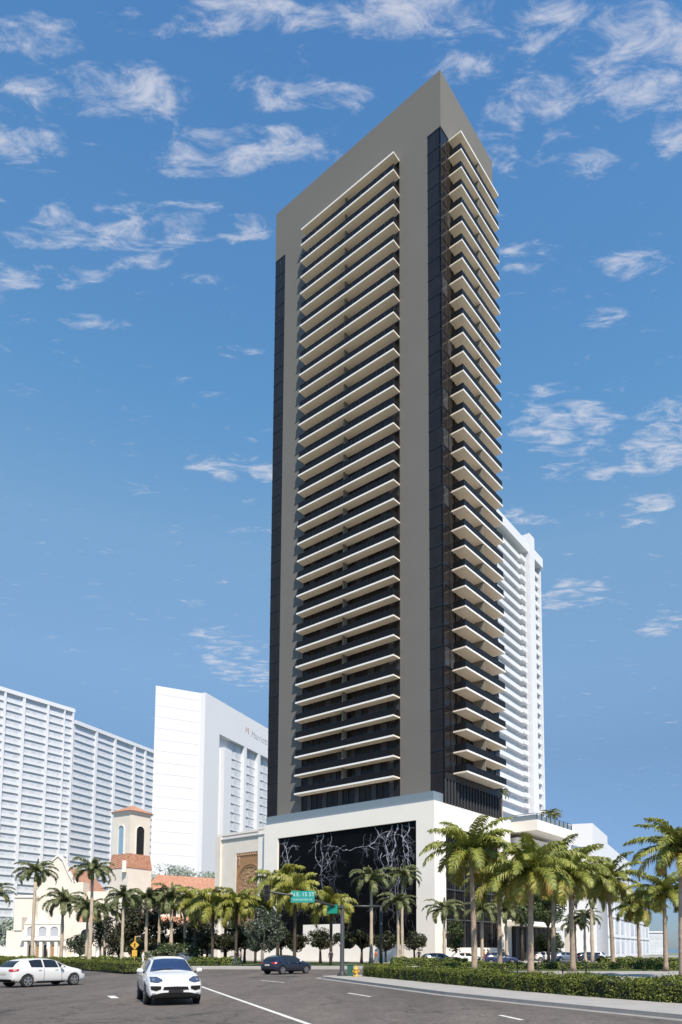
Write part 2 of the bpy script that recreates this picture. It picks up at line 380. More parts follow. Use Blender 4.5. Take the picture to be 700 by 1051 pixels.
# painted markings
def line(name,a,b,wd,z=.005):
    a=Vector(a);b=Vector(b);t=(b-a).normalized();n=Vector((-t.y,t.x))*wd/2
    mb=MB(); mb.face([(*(a-n),z),(*(b-n),z),(*(b+n),z),(*(a+n),z)]); return struct(mb.build(name,'paint'))
line('lane_line',G(206,1012.5),G(330,1056),.17)
line('lane_dash',G(357,1019.2),G(380,1023),.15)
line('lane_dash',G(113.5,1022.2),G(118.5,1024.6),.3)
line('lane_dash',G(268,1006.3),G(292,1008.5),.16)
line('lane_dash',G(513,1042),G(536,1047),.16)

# ---------------------------------------------------------------- the tower
YAW=.9224; TC=(7.63,100.32,0)
tower=empty('skyscraper',TC,YAW,'tall dark grey residential tower with stacked cream balconies on a white podium','skyscraper')
ZG=129.83; ZT=139.65; ZP=22.6; S=3.1; Z0=27.5; LX=16.6; LY=36.8; B0,B1=7.99,28.63; C0,C1=2.42,14.55
MB().box(.35,LX-.35,.35,LY-.35,ZP,ZG).build('core','mull',tower)
g=MB()
g.box(0,.34,2.52,B0,ZP,ZG); g.box(0,.34,B1,34.22,ZP,ZG)
g.build('wall_panel','grey',tower)
c=MB().box(0,LX,0,LY,ZG,ZT).build('crown_wall','grey',tower)
MB().box(LX-.34,LX,.36,LY,ZP,ZG).build('rear_wall','grey',tower)
MB().box(.36,LX-.36,LY-.34,LY,ZP,ZG).build('rear_wall','grey',tower)
def glass_strip(y0,y1,x=.02):
    m=MB(); m.use('tglass').box(x,.34,y0,y1,ZP,ZG-.002)
    m.use('mull')
    k=0
    while Z0+S*k<ZG+.1:
        z=Z0+S*k; m.box(x-.05,x-.002,y0+.003,y1-.003,z-.16,z+.02); k+=1
    m.box(x-.04,x-.002,(y0+y1)/2-.03,(y0+y1)/2+.03,ZP,ZG-.02)
    return m.build('corner_glazing',None,tower)
glass_strip(0.02,2.51); glass_strip(34.23,LY-.01)
# left balcony bay glazing: one band per storey
def band_left(z,h):
    m=MB(); y=B0+.01; wv=(B1-B0-.02)/16
    for i in range(16):
        m.use('tglass2' if R.random()<.22 else 'tglass').box(.2,.33,y+i*wv,y+(i+1)*wv-.001,z,z+h-.01)
        m.use('mull').box(.13,.199,y+i*wv-.04 if i else y,y+i*wv+.04,z,z+h-.01)
    return m.build('window_band',None,tower)
def band_right(z,h):
    m=MB(); wv=(LX-.04)/10
    for i in range(10):
        m.use('tglass2' if R.random()<.12 else 'tglass').box(.02+i*wv,.02+(i+1)*wv-.001,.1,.33,z,z+h-.01)
        m.use('mull').box(.02+i*wv,.02+i*wv+.09,.0,.099,z,z+h-.01)
    m.box(.02,LX-.02,.04,.0995,z-.0,z+.18)
    return m.build('window_band',None,tower)
def balc(axis,a,b,dep,z,fin,last):
    """slab with white fascia, smoked railing, a fin between two flats"""
    t=.22; fd=dep*.62 if axis=='L' else dep-.14
    def bx(m,p0,p1,q0,q1,z0,z1):   # p along facade, q outward distance
        if axis=='L': m.box(-q1,-q0,p0,p1,z0,z1)
        else: m.box(p0,p1,-q1,-q0,z0,z1)
    m=MB().use('slab'); bx(m,a,b,0.001 if axis=='L' else -.0995,dep,z-t,z); m.use('fascia'); bx(m,a-.012,b+.012,dep+.001,dep+.03,z-t-.02,z+.03)
    o=m.build('balcony_slab',None,tower)
    if z>ZG-1: 
        MB_=None; f=MB().use('fin'); bx(f,fin,fin+.2,.02,fd,z-S+.001,z-t-.002); f.build('dividing_fin',None,o); return
    r=MB().use('rail')
    bx(r,a+.06,b-.06,dep-.11,dep-.07,z+.06,z+1.02); bx(r,a+.06,a+.10,.05,dep-.112,z+.06,z+1.02); bx(r,b-.10,b-.06,.05,dep-.112,z+.06,z+1.02)
    r.use('mull'); bx(r,a+.03,b-.03,dep-.13,dep-.05,z+1.022,z+1.07); bx(r,a+.04,a+.1,.05,dep-.132,z+1.022,z+1.07); bx(r,b-.1,b-.04,.05,dep-.132,z+1.022,z+1.07)
    n=int((b-a)/1.7)
    for i in range(n+1):
        p=a+.07+(b-a-.2)*i/n; bx(r,p,p+.05,dep-.069,dep-.04,z+.001,z+1.02)
    r.build('railing',None,o)
    if not last:
        f=MB().use('fin'); bx(f,fin,fin+.2,.02,fd,z-S+.001,z-t-.002); f.build('dividing_fin',None,o)
for i in range(34):
    z=Z0+S*i
    balc('L',B0,B1,1.57,z,18.6,i==0)
    balc('R',C0,C1,2.2,z,8.0,i==0)
    if i<33: band_left(z,S); band_right(z,S)
m=MB(); n=18; wv=(B1-B0-.02)/n
for i in range(n):
    m.use('tglass2' if i%3==1 else 'tglass').box(.2,.33,B0+.01+i*wv,B0+.01+(i+1)*wv-.001,ZP,Z0-.23); m.use('mull').box(.1,.199,B0+.01+i*wv,B0+.01+i*wv+.12,ZP,Z0-.23)
m.build('window_band',None,tower)
m=MB().use('tglass').box(.02,LX-.02,.1,.33,ZP,Z0-.01); 
n=19
for i in range(n+1):
    x=.02+(LX-.14)*i/n; m.use('mull2').box(x,x+.1,-.12,.099,ZP+.01,Z0-1.3)
m.use('mull').box(.02,LX-.02,-.05,.0985,Z0-1.29,Z0-.3)
m.build('curtain_wall',None,tower)
# podium
X0=-2.8; YE=34.3; PE=19.6
p=MB()
p.box(X0,X0+.8,0,3.1,0,ZP-2.5); p.box(X0,X0+.8,31.1,YE,0,ZP-2.5)          # piers of the left face
p.box(X0,X0+.8,0,YE,ZP-2.499,ZP); p.box(X0,X0+.8,3.101,31.099,0,2.6)
p.box(X0+.801,.1,0,.7,0,ZP-3.3); p.box(15.9,PE,0,.7,0,ZP-3.3)              # piers of the right face
p.box(X0+.801,PE,0,.7,ZP-3.299,ZP); p.box(.101,15.899,0,.7,0,2.1)
p.box(X0+.9,PE-.1,.8,LY,.1,ZP-.02)
p.box(PE-.6,PE,.701,LY,0,ZP-.03)
p.build('podium_wall','podium',tower)
# black marble with white lightning veins
m=MB().use('marble').box(X0+.35,X0+.79,3.101,31.099,2.601,ZP-2.501)
RV=random.Random(5)
def vein(y,z,ang,wd,ln,depth=0,matn='vein'):
    m.use(matn); n=int(ln/.35); x=X0+.343-depth*.0
    base=ang
    for k in range(n):
        ang+=RV.uniform(-.95,.95); ang+=(base-ang)*.38
        st=.35*RV.uniform(.6,1.3); y2=y+cos(ang)*st; z2=z+sin(ang)*st
        if not(3.3<y2<30.9 and 2.8<z2<ZP-2.65): return
        w2=max(.012,.5*wd*(1-.5*k/n)*RV.choice((.4,.8,1.1,1.9))); pn=(-sin(ang)*w2,cos(ang)*w2)
        m.face([(x,y-pn[0],z-pn[1]),(x,y+pn[0],z+pn[1]),(x,y2+pn[0]*.8,z2+pn[1]*.8),(x,y2-pn[0]*.8,z2-pn[1]*.8)])
        if depth<3 and RV.random()<.24: vein(y2,z2,ang+RV.choice((-1,1))*RV.uniform(.4,1.1),w2*.6,ln*.32,depth+1,matn)
        y,z=y2,z2
D=-pi/2
for (y,z,a,wd,ln) in [(29.8,19.9,D,.13,11),(28.9,19.9,D-.05,.12,10),(28.2,17,D+.1,.07,6),(22.6,19.9,D-.25,.10,6),(21.2,19.9,D+.2,.12,8),(19.6,19.9,D+.1,.08,5),(20.4,15.2,2.4,.07,5),
    (16.6,17.0,.1-pi,.09,7),(16.4,17,.15,.07,4),(12,17.2,-.4-pi,.09,6),(10.8,19.9,D-.35,.09,7),(9.5,16,D,.08,5),(7.6,19.9,D,.16,7),(6.6,19.9,D-.1,.20,8),(5.9,19.9,D+.05,.18,8),(4.6,19.9,D,.12,9),
    (5.2,15,D+.2,.12,7),(5.8,10,D,.07,4),(6.4,9,2.5,.06,3),(8.2,13,D-.2,.06,5)]:
    vein(y,z,a,wd,ln)
for k in range(46): vein(RV.uniform(4,30),RV.uniform(5,19.5),RV.choice((D+RV.uniform(-.4,.4),RV.uniform(-pi,0))),.05,5,1,'veinf')
for k in range(26): vein(RV.choice((5.5,7.2,8.0,20.5,29))+RV.uniform(-1.3,1.3),RV.uniform(9,19.9),D+RV.uniform(-.4,.4),.06,4,2,'vein' if k%2 else 'veinf')
m.build('marble_panel',None,tower)
# entrance block in the marble opening
v=MB().box(X0+.05,X0+.34,17.2,25.1,2.601,5.7).build('entrance_wall','podium',tower)
# curtain wall in the right face of the podium
m=MB().use('tglass').box(.101,15.899,.45,.69,2.101,ZP-3.301)
for i in range(24):
    x=.2+15.5*i/23; m.use('mull2' if i%4==0 else 'mull').box(x,x+.09,.3,.449,2.11,ZP-3.31)
for z in (6.0,10.3,14.6): m.use('mull2').box(.11,15.89,.27,.299,z,z+.16)
m.build('curtain_wall',None,tower)
for k in range(3):
    q=MB(); q.tube([(17.6,-.12,4.3+k*1.0),(17.6,-.003,4.3+k*1.0)],.34,14); q.build('wall_disc','black',tower)
# glass guard on the podium roof
q=MB(); q.box(X0+.22,X0+.3,.3,YE-.2,ZP+.001,ZP+1.4); q.box(X0+.301,-.05,.3,.38,ZP+.001,ZP+1.4); q.build('glass_guard','guard',tower)
# raised roof terrace at the right
t=MB()
t.prism([(PE+.01,-4.85),(34,-4.85),(34,6),(PE+.01,6)],20.9,22.6); t.build('terrace_slab','podium',tower)
q=MB().use('guard'); q.box(PE+.3,PE+.36,-4.6,0,22.601,23.5); q.box(PE+.361,33.7,-4.6,-4.54,22.601,23.5)
q.use('mull')
for i in range(9): x=PE+.3+(33.4-PE)*i/8; q.box(x,x+.08,-4.7,-4.61,22.601,23.65)
q.box(PE+.2,33.8,-4.7,-4.62,23.651,23.72); q.box(PE+.2,PE+.28,-4.6,0,23.651,23.72); q.build('terrace_railing',None,tower)
t=MB().box(PE+1,46,-2,14,11.5,20.2).build('upper_wall','podium',tower)
q=MB().box(PE+20,45.9,-2.3,-2.001,20.3,21.0); q.build('terrace_railing','guard',tower)
# porte cochere canopy
MB().box(16.6,35.9,-3.2,-.51,5.55,6.3).build('entrance_canopy','podium',tower)
MB().box(36.0,40.6,-2.8,-1.9,0,6.2).build('entrance_column','churchtrim',tower)
MB().box(PE+.2,36,-.3,.5,0,11.49).build('dark_entrance','dark',tower)
q=MB().use('mull2')
for i in range(9): x=PE+.6+i*1.8; q.box(x,x+.12,-.42,-.301,.1,5.5)
q.build('entrance_mullions',None,tower)

def B(u,v,z=0): return (TC[0]-sin(YAW)*u+cos(YAW)*v, TC[1]+cos(YAW)*u+sin(YAW)*v, z)

# ---------------------------------------------------------------- cream annex with carved panel
an=empty('cream_annex',B(34.4,-1.8),YAW,'low cream wing left of the white podium with a tall brown carved stone arch panel','building')
a=MB(); a.box(0,.5,0,1.0,0,18.6); a.box(0,.5,8.1,12.9,0,18.6); a.box(0,.5,0,12.9,18.601,22.0); a.box(0,.5,1.001,8.099,0,4.0)
a.box(.501,14,.0,12.9,0,21.6); a.box(-.35,.5,12.0,13.3,0,21.9)
a.build('wall','church',an)
q=MB(); q.box(-.25,.3,0.0,11.99,21.25,21.42); q.build('cornice_line','fadetext',an)  # grey strip stands in for the shadow under the cornice
q=MB(); q.box(-.1,.6,0,13.2,22.001,22.35); q.build('cornice','churchtrim',an)
q=MB().use('carve').box(.15,.5,1.001,8.099,4.001,18.599)
cyc=4.55; zc_=13.4
for rad,wd,x in ((3.3,.28,-.0),(2.85,.2,.04)):
    n=28
    for k in range(n):
        t0=pi*k/n; t1=pi*(k+1)/n
        P=[(cyc+cos(t)*rr_,zc_+sin(t)*rr_) for t,rr_ in ((t0,rad-wd),(t0,rad),(t1,rad),(t1,rad-wd))]
        q.face([(x,*P[0]),(x,*P[1]),(x,*P[2]),(x,*P[3])]); q.face([(x,*P[3]),(.149,*P[3]),(.149,*P[0]),(x,*P[0])]); q.face([(x,*P[1]),(.149,*P[1]),(.149,*P[2]),(x,*P[2])])
    q.box(x,.149,cyc-rad,cyc-rad+wd,4.1,zc_); q.box(x,.149,cyc+rad-wd,cyc+rad,4.1,zc_)
RC=random.Random(3)
q.use('carve2')
for k in range(420):
    y=cyc+RC.uniform(-2.5,2.5); z=RC.uniform(5,zc_+2.5)
    if z>zc_ and hypot(y-cyc,z-zc_)>2.45: continue
    s_=RC.uniform(.07,.2); a_=RC.uniform(0,pi); x=RC.uniform(-.02,.12)
    q.face([(x,y+cos(a_+j*pi/2)*s_,z+sin(a_+j*pi/2)*s_) for j in range(4)]); 
    q.face([(.149,y+cos(a_)*s_,z+sin(a_)*s_),(x,y+cos(a_)*s_,z+sin(a_)*s_),(x,y+cos(a_+pi/2)*s_,z+sin(a_+pi/2)*s_),(.149,y+cos(a_+pi/2)*s_,z+sin(a_+pi/2)*s_)])
for sy in (-1,1):
    for k in range(5):
        q.use('carve2').tube([(.0,cyc+sy*2.9,17.6-k*.25),(.15,cyc+sy*2.9,17.6-k*.25)],.35-.05*k,8)
for k in range(11): q.box(-.02,.149,1.25+k*.62,1.55+k*.62,18.15,18.5)
q.build('carved_panel',None,an)

# ---------------------------------------------------------------- church
ch=empty('church',(-52,132,0),0,'cream mission style church with square bell tower and orange tile roofs behind palms','church')
CHY=132
def CP(px,py,Y): # point local to the church
    x,y,z=A(px,py,Y); return (x+52,y-132,z)
def arch_poly(w,h,n=10):
    pts=[(-w/2,0),(w/2,0)]
    return pts+[(cos(pi*k/n)*w/2,h-w/2+sin(pi*k/n)*w/2) for k in range(n+1)]
def arch_win(x,y,z,w,h,rz,m,parent,dep=.25,frame=True):
    """arched opening panel facing local -y, turned by rz about z; pane sits in a proud frame"""
    P=arch_poly(w,h); ca,sa=cos(rz),sin(rz)
    def T(a,b,c): return (x+a*ca-b*sa,y+a*sa+b*ca,z+c)
    fr=MB(); Q=arch_poly(w+.36,h+.18)
    for k in range(len(P)):
        j=(k+1)%len(P)
        if k==0: continue
        fr.face([T(P[k][0],-.16,P[k][1]),T(Q[k][0],-.16,Q[k][1]),T(Q[j][0],-.16,Q[j][1]),T(P[j][0],-.16,P[j][1])])
        fr.face([T(Q[k][0],-.16,Q[k][1]),T(Q[k][0],.02,Q[k][1]),T(Q[j][0],.02,Q[j][1]),T(Q[j][0],-.16,Q[j][1])])
        fr.face([T(P[k][0],-.16,P[k][1]),T(P[j][0],-.16,P[j][1]),T(P[j][0],.02,P[j][1]),T(P[k][0],.02,P[k][1])])
    f=fr.build('window','churchtrim',parent)
    pn=MB(); pn.face([T(a,-.012,b) for a,b in P]); pn.build('pane',m,f)
    return f
# bell tower, turned so that its right face is the wider lit one
bx0,bx1=A(113,850,136)[0],A(148,850,136)[0]
TWX=(bx0+bx1)/2+52; tw=4.9; ta=radians(-40)
zt=28.0
def rot(x,y,a): return (x*cos(a)-y*sin(a),x*sin(a)+y*cos(a))
def sq(h,cx,cy,a): return [tuple(map(sum,zip(rot(x,y,a),(cx,cy)))) for x,y in ((-h,-h),(h,-h),(h,h),(-h,h))]
tcx,tcy=TWX+.0,6.5
hh=2.42
ta=radians(-30)
bell=MB().prism(sq(hh,tcx,tcy,ta),18.0,zt).build('bell_tower_wall','church',ch)
q=MB().prism(sq(hh+.28,tcx,tcy,ta),zt+.001,zt+.35).build('tower_cornice','churchtrim',ch)
q=MB(); e=sq(hh+.5,tcx,tcy,ta); ap=(tcx,tcy,zt+2.0)
for k in range(4): q.face([(*e[k],zt+.36),(*e[(k+1)%4],zt+.36),ap])
q.face([(*e[k],zt+.355) for k in (3,2,1,0)]); q.build('tower_roof','roof',ch)
for fa,mm,ww in ((ta,'bluewin',1.5),(ta+pi/2,'dark',1.9)):
    nx,ny=rot(0,-hh,fa); arch_win(tcx+nx,tcy+ny,20.0,ww,5.6,fa,mm,bell)
# flared tile skirt and octagonal drum
q=MB(); e=sq(hh+.05,tcx,tcy,ta); N=[]
e1=[(tcx+4.3*cos(t),tcy+4.3*sin(t)) for t in [ta+pi/4+pi+k*pi/2 for k in range(4)]]
e1=sq(2.85,tcx,tcy,ta)
for k in range(4): q.face([(*e1[k],17.3),(*e1[(k+1)%4],17.3),(*e[(k+1)%4],20.1),(*e[k],20.1)])
q.build('tower_skirt_roof','roof',ch)
MB().prism(sq(2.75,tcx,tcy,ta),0.1,17.28).build('tower_base','church',ch)
nx,ny=rot(0,-2.76,ta+pi/2); arch_win(tcx+nx,tcy+ny,7.5,1.3,5.5,ta+pi/2,'dark',ch)
nx,ny=rot(0,-2.76,ta); arch_win(tcx+nx,tcy+ny,7.5,1.0,5.0,ta,'dark',ch)
MB().box(tcx-.1,tcx+.6,tcy-4.1,tcy-3.3,16.4,18.6).build('pinnacle','churchtrim',ch)
# long nave with orange roof running right
xa=tcx+2.5; xb=A(232,905,142)[0]+52
q=MB().box(xa,xb,8,22,.1,13.6).build('nave_wall','church',ch)
zt1=16.6
q=MB(); q.face([(xa,7.3,13.5),(xb,7.3,13.0),(xb,15,16.2),(xa,15,17.2)]); q.face([(xb,22.7,13.0),(xa,22.7,13.5),(xa,15,17.2),(xb,15,16.2)]); q.face([(xa,7.3,13.5),(xa,15,17.2),(xa,22.7,13.5)]); q.face([(xb,7.3,13),(xb,22.7,13),(xb,15,16.2)])
q.build('nave_roof','roof',ch)
MB().box(xa,xb,7.35,8.0,12.6,13.1).build('nave_cornice','churchtrim',ch)
for k in range(5): arch_win(xa+2.2+k*3.4,7.99,6.5,1.3,4.5,0,'dark',ch)
MB().box(xa,xb,3.4,7.3,.1,6.6).build('aisle_wall','church',ch)
q=MB(); q.face([(xa-.1,3.0,6.4),(xb+.1,3.0,6.4),(xb+.1,7.98,8.2),(xa-.1,7.98,8.2)]); q.face([(xa-.1,3.0,6.4),(xa-.1,7.98,8.2),(xa-.1,7.98,6.4)]);q.build('aisle_roof','roof',ch)
for k in range(6): arch_win(xa+1.8+k*3.0,3.39,.9,1.9,3.9,0,'dark',ch)
# gabled facade at the left (front gable of the nave), peak near pixel x 66
gx=A(67,885,140)[0]+52; gw=3.9; 
q=MB()
prof=[(gx-gw,0.1),(gx+gw,.1),(gx+gw,13.3),(gx+gw*.55,16.2),(gx+.9,18.9),(gx,19.7),(gx-.9,18.9),(gx-gw*.55,16.2),(gx-gw,13.3)]
b=len(q.v); n=len(prof)
q.v+=[(x,5.0,z) for x,z in prof]+[(x,6.0,z) for x,z in prof]
q.f+=[tuple(range(n)),tuple(reversed(range(n,2*n)))]+[(i,i+n,(i+1)%n+n,(i+1)%n) for i in range(n)]; q.m+=[0]*(n+2); q.sm+=[False]*(n+2)
q.build('gable_wall','church',ch)
q=MB()
for i in range(2,8):
    x0,z0=prof[i]; x1,z1=prof[i+1]
    q.face([(x0,4.75,z0),(x0,4.75,z0+.4),(x1,4.75,z1+.4),(x1,4.75,z1)]); q.face([(x0,4.75,z0+.4),(x0,6.2,z0+.4),(x1,6.2,z1+.4),(x1,4.75,z1+.4)]); q.face([(x0,4.75,z0),(x1,4.75,z1),(x1,4.99,z1),(x0,4.99,z0)])
q.build('gable_coping','churchtrim',ch)
MB().box(gx-gw+.1,tcx-2,6.01,20,.1,13.0).build('nave_wall','church',ch)
q=MB(); q.face([(gx,6.0,18.2),(gx,20,18.2),(gx+gw+.5,20,12.9),(gx+gw+.5,6.21,12.9)]); q.face([(gx,6.0,18.2),(gx-gw-.3,6.21,12.9),(gx-gw-.3,20,12.9),(gx,20,18.2)]); q.build('nave_roof','roof',ch)
arch_win(gx+1.2,4.99,9.6,.9,2.6,0,'dark',ch)
# tall slim corner tower left of the gable
MB().box(gx-gw-3.4,gx-gw+.4,3.6,6.8,.1,11.6).build('corner_tower','church',ch)
MB().box(gx-gw-3.6,gx-gw+.6,3.4,7.0,11.61,12.1).build('tower_cornice','churchtrim',ch)
MB().box(gx+gw-.6,gx+gw+1.6,3.9,6.5,.1,14.6).build('buttress','church',ch)
q=MB(); q.face([(gx+gw+1.5,2.0,7.0),(gx+gw+5.2,2.0,7.0),(gx+gw+5.2,4.2,8.6),(gx+gw+1.5,4.2,8.6)]); q.build('porch_roof','roof',ch)
MB().box(gx+gw+1.6,gx+gw+5.1,2.1,4.2,.1,6.95).build('porch_wall','church',ch)
arch_win(gx+gw+3.3,2.09,1.2,2.0,4.4,0,'dark',ch)
# stepped entrance screen with three arches and small gables
sx0=A(23,960,128)[0]+52; sx1=A(62,960,128)[0]+52
q=MB().box(sx0,sx1,-3.5,-2.6,.1,6.3); q.build('screen_wall','churchtrim',ch)
q=MB()
for (cxg,wg,zg) in ((sx0+1.15,1.05,8.3),((sx0+sx1)/2,1.25,9.0),(sx1-1.15,1.05,8.1)):
    pr_=[(cxg-wg,6.301),(cxg+wg,6.301),(cxg+wg*.4,zg-.5),(cxg,zg),(cxg-wg*.4,zg-.5)]
    b=len(q.v); n=5; q.v+=[(x,-3.6,z) for x,z in pr_]+[(x,-2.6,z) for x,z in pr_]
    q.f+=[tuple(range(b,b+n)),tuple(reversed(range(b+n,b+2*n)))]+[(b+i,b+i+n,b+(i+1)%n+n,b+(i+1)%n) for i in range(n)]; q.m+=[0]*(n+2); q.sm+=[False]*(n+2)
q.build('screen_gable','churchtrim',ch)
for k in range(3): arch_win(sx0+1.3+k*(sx1-sx0-2.6)/2,-3.505,4.2,1.4,1.7,0,'fadetext',ch)
for k in range(5): 
    xx=sx0+.7+k*(sx1-sx0-1.4)/4
    MB().box(xx-.28,xx+.28,-4.1,-3.51,.1,3.2).build('column','churchtrim',ch)
for k in range(4):
    xx=sx0+.7+(k+.5)*(sx1-sx0-1.4)/4
    arch_win(xx,-3.505,.1,.9,2.6,0,'carve' if k%2 else 'dark',ch)
q=MB(); q.box(sx0-.3,sx1+.3,-4.3,-2.5,3.4,3.65); q.build('screen_cornice','churchtrim',ch)
MB().box(sx0-3.2,sx0-.01,-3.4,-1.5,.1,5.2).build('side_wall','church',ch)
MB().box(sx0-5.6,sx0-3.21,-3.2,-1.5,.1,2.3).build('side_wall','church',ch)
MB().box(sx0-1.8,sx0-.4,-3.6,-1.4,5.21,7.6).build('side_turret','church',ch)
# churchyard pillars
base=None
for k,px in enumerate((65,79,87,101,108)):
    x,y=A(px,980,124)[:2]
    if base is None:
        base=empty('gate_pillar',(x,y,.1),0,'round headed white stone pillar in the row before the church','pillar','white pillars before the church')
        q=MB(); q.tube([(0,0,0),(0,0,.3),(0,0,.31),(0,0,2.3),(0,0,2.31),(0,0,2.5)],[.5,.5,.4,.4,.48,.48],14); q.build('shaft','churchtrim',base)
        q=MB(); q.tube([(0,0,2.5),(0,0,2.75),(0,0,2.95),(0,0,3.03)],[.4,.36,.2,.04],14); q.build('cap','churchtrim',base)
    else:
        c=copytree(base); c.location=(x,y,.1)
PILLBL=['white stone pillar furthest left in the churchyard row','white stone pillar just left of the tall palm pair','white stone pillar right beside the pair of tall palm trunks on their left','white stone pillar just right of the tall palm trunk','rightmost white stone pillar before the church']
for o,l in zip([o for o in col.objects if o.name.startswith('gate_pillar')],PILLBL): o['label']=l

# ---------------------------------------------------------------- far buildings, haze painted into their pale colours
def facade_block(name,label,cat,p0,p1,z1,dep,floors,bays,bays_spec,bal=1.2,piers=None,z0=0):
    """p0->p1 front line (2D world), local x along it, front faces local -y"""
    L_=hypot(p1[0]-p0[0],p1[1]-p0[1]); a=atan2(p1[1]-p0[1],p1[0]-p0[0])
    r=empty(name,(p0[0],p0[1],0),a,label,cat)
    MB().box(0,L_,.02,dep,z0,z1).build('wall','fade',r)
    return r,L_
# long left apartment block
def apartment(p0,p1,z1,dep,label,pattern,base_z=0):
    r,L_=facade_block('apartment_block',label,'apartment block',p0,p1,z1,dep,0,0,None)
    S_=3.0; n=int((z1-3)/S_)
    tot=sum(wd for _,wd in pattern); x=0
    pier=MB(); FL=[(MB(),MB()) for _ in range(n)]
    for k in range(n):
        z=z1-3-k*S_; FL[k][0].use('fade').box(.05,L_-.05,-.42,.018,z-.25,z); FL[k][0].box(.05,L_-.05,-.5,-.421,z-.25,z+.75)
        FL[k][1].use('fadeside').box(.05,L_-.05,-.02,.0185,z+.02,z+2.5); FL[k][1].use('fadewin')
    for kind,wd in pattern:
        w_=wd/tot*L_
        if kind=='p': pier.box(x,x+w_,-.9,.019,base_z,z1+.6)
        else:
            for k in range(n):
                z=z1-3-k*S_; slabs,win=FL[k]; rl=slabs
                if kind=='b':
                    nb=max(1,int(w_/2.4))
                    for j in range(nb): win.box(x+w_*(j+.12)/nb,x+w_*(j+.12+R.uniform(.5,.78))/nb,-.06,-.0205,z+.05,z+2.35)
                else:
                    nb=max(1,int(w_/1.6))
                    for j in range(nb): win.box(x+w_*(j+.15)/nb,x+w_*(j+.8)/nb,-.06,-.0205,z+.7,z+2.45)
        x+=w_
    pier.build('piers','fade',r)
    for sb_,wn_ in FL: sb_.build('balcony_row',None,r); wn_.build('window_row',None,r)
    MB().box(-.3,L_+.3,-1.0,dep,z1+.001,z1+1.5).build('parapet','fade',r)
    return r
a0=A(-60,690,236)[:2]
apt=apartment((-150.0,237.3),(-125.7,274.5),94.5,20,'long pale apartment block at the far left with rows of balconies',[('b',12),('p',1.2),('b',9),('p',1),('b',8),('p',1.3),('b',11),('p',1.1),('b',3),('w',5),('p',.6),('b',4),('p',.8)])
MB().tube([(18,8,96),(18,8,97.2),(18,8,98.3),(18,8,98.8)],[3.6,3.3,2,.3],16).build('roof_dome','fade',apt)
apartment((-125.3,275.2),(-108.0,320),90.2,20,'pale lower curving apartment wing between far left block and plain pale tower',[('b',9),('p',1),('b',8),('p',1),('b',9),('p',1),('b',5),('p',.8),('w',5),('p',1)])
# plain pale tower
pt=empty('pale_hotel_tower',(-60.5,220,0),0,'plain pale tower with recessed window columns and faded sign beside the dark skyscraper','tower')
def loc(x,y): return (x+60.5,y-220)
PL=[loc(-72.6,213.5),loc(-60.5,220),loc(-42,272),loc(-62,290),loc(-80.5,250)]
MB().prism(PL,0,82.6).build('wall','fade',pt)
# joints on the plain side
q=MB(); p0=Vector(PL[0]); p1=Vector(PL[1]); t=(p1-p0).normalized(); nn=Vector((t.y,-t.x))
for k in range(22):
    z=80-k*3.55; a_=p0+nn*.02; b_=p1+nn*.02-t*.1
    q.prism([tuple(p0+t*.1),tuple(p0+t*.1+nn*.03),tuple(b_+nn*.02),tuple(p1-t*.1)],z,z+.12)
q.build('panel_joints','fadejoint',pt)
p0=Vector(PL[1]); p1=Vector(PL[2]); t=(p1-p0).normalized(); nn=Vector((t.y,-t.x)); LL=(p1-p0).length
fr=MB(); fr.use('fade')
def along(m,s0,s1,o0,o1,z0,z1):
    m.prism([tuple(p0+t*s0+nn*o0),tuple(p0+t*s0+nn*o1),tuple(p0+t*s1+nn*o1),tuple(p0+t*s1+nn*o0)][::-1],z0,z1)
colsS=[LL*.0,LL*.20,LL*.30,LL*.37,LL*.62,LL*.655,LL*.86,LL*.89,LL*.999]
along(fr,.01,LL*.15,.001,1.8,0,82.59); along(fr,LL*.15+.01,LL-.01,.001,1.8,71.51,82.58)
def s_at(px):
    q_=(px-402)/733; a0=Vector((-60.5,220)); return (q_*a0.y-a0.x)/(t.x-q_*t.y)/LL
WC=[(229.5,243),(245.5,257.5),(260,272),(274.5,286)]
WC=[(s_at(a),s_at(b)) for a,b in WC]
along(fr,LL*s_at(222),LL*(WC[0][0]),.001,1.8,0,67.99)
for k in range(3): along(fr,LL*WC[k][1],LL*WC[k+1][0],.001,1.8,0,71.5)
along(fr,LL*.93,LL*.99,.001,1.8,0,71.5)
fr.build('frame','fade',pt)
q=MB().use('fadewin2')
for a_,b_ in WC[:3]+[(WC[3][0],.93)]:
    along(q.use('fadewin2'),LL*a_+.01,LL*(a_+b_)/2,.002,.25,6,71.4)
    along(q.use('fadewin'),LL*(a_+b_)/2+.01,LL*b_-.01,.002,.4,6,71.4)
    for k in range(20): along(q.use('fade'),LL*a_+.02,LL*b_-.02,.41,.55,8+k*3.05,8.35+k*3.05)
q.build('window_columns',None,pt)
def text(s,size,m,name,parent,loc_,rot_,ext=.02,align='CENTER'):
    cu=bpy.data.curves.new(name,'FONT'); cu.body=s; cu.size=size; cu.extrude=ext; cu.align_x=align; cu.align_y='CENTER'
    tmp=bpy.data.objects.new(name,cu); col.objects.link(tmp)
    me=bpy.data.meshes.new_from_object(tmp.evaluated_get(bpy.context.evaluated_depsgraph_get())); 
    bpy.data.objects.remove(tmp); me.materials.clear(); me.materials.append(M[m])
    o=bpy.data.objects.new(name,me); col.objects.link(o); o.parent=parent; o.location=loc_; o.rotation_euler=rot_; return o
sa=atan2(t.y,t.x); cpt=p0+t*33.6+nn*1.84
text('Marriott',3.3,'fadetext','sign_lettering',pt,(cpt.x,cpt.y,77.3),(pi/2,0,sa),.03)
cpt=p0+t*25.2+nn*1.84
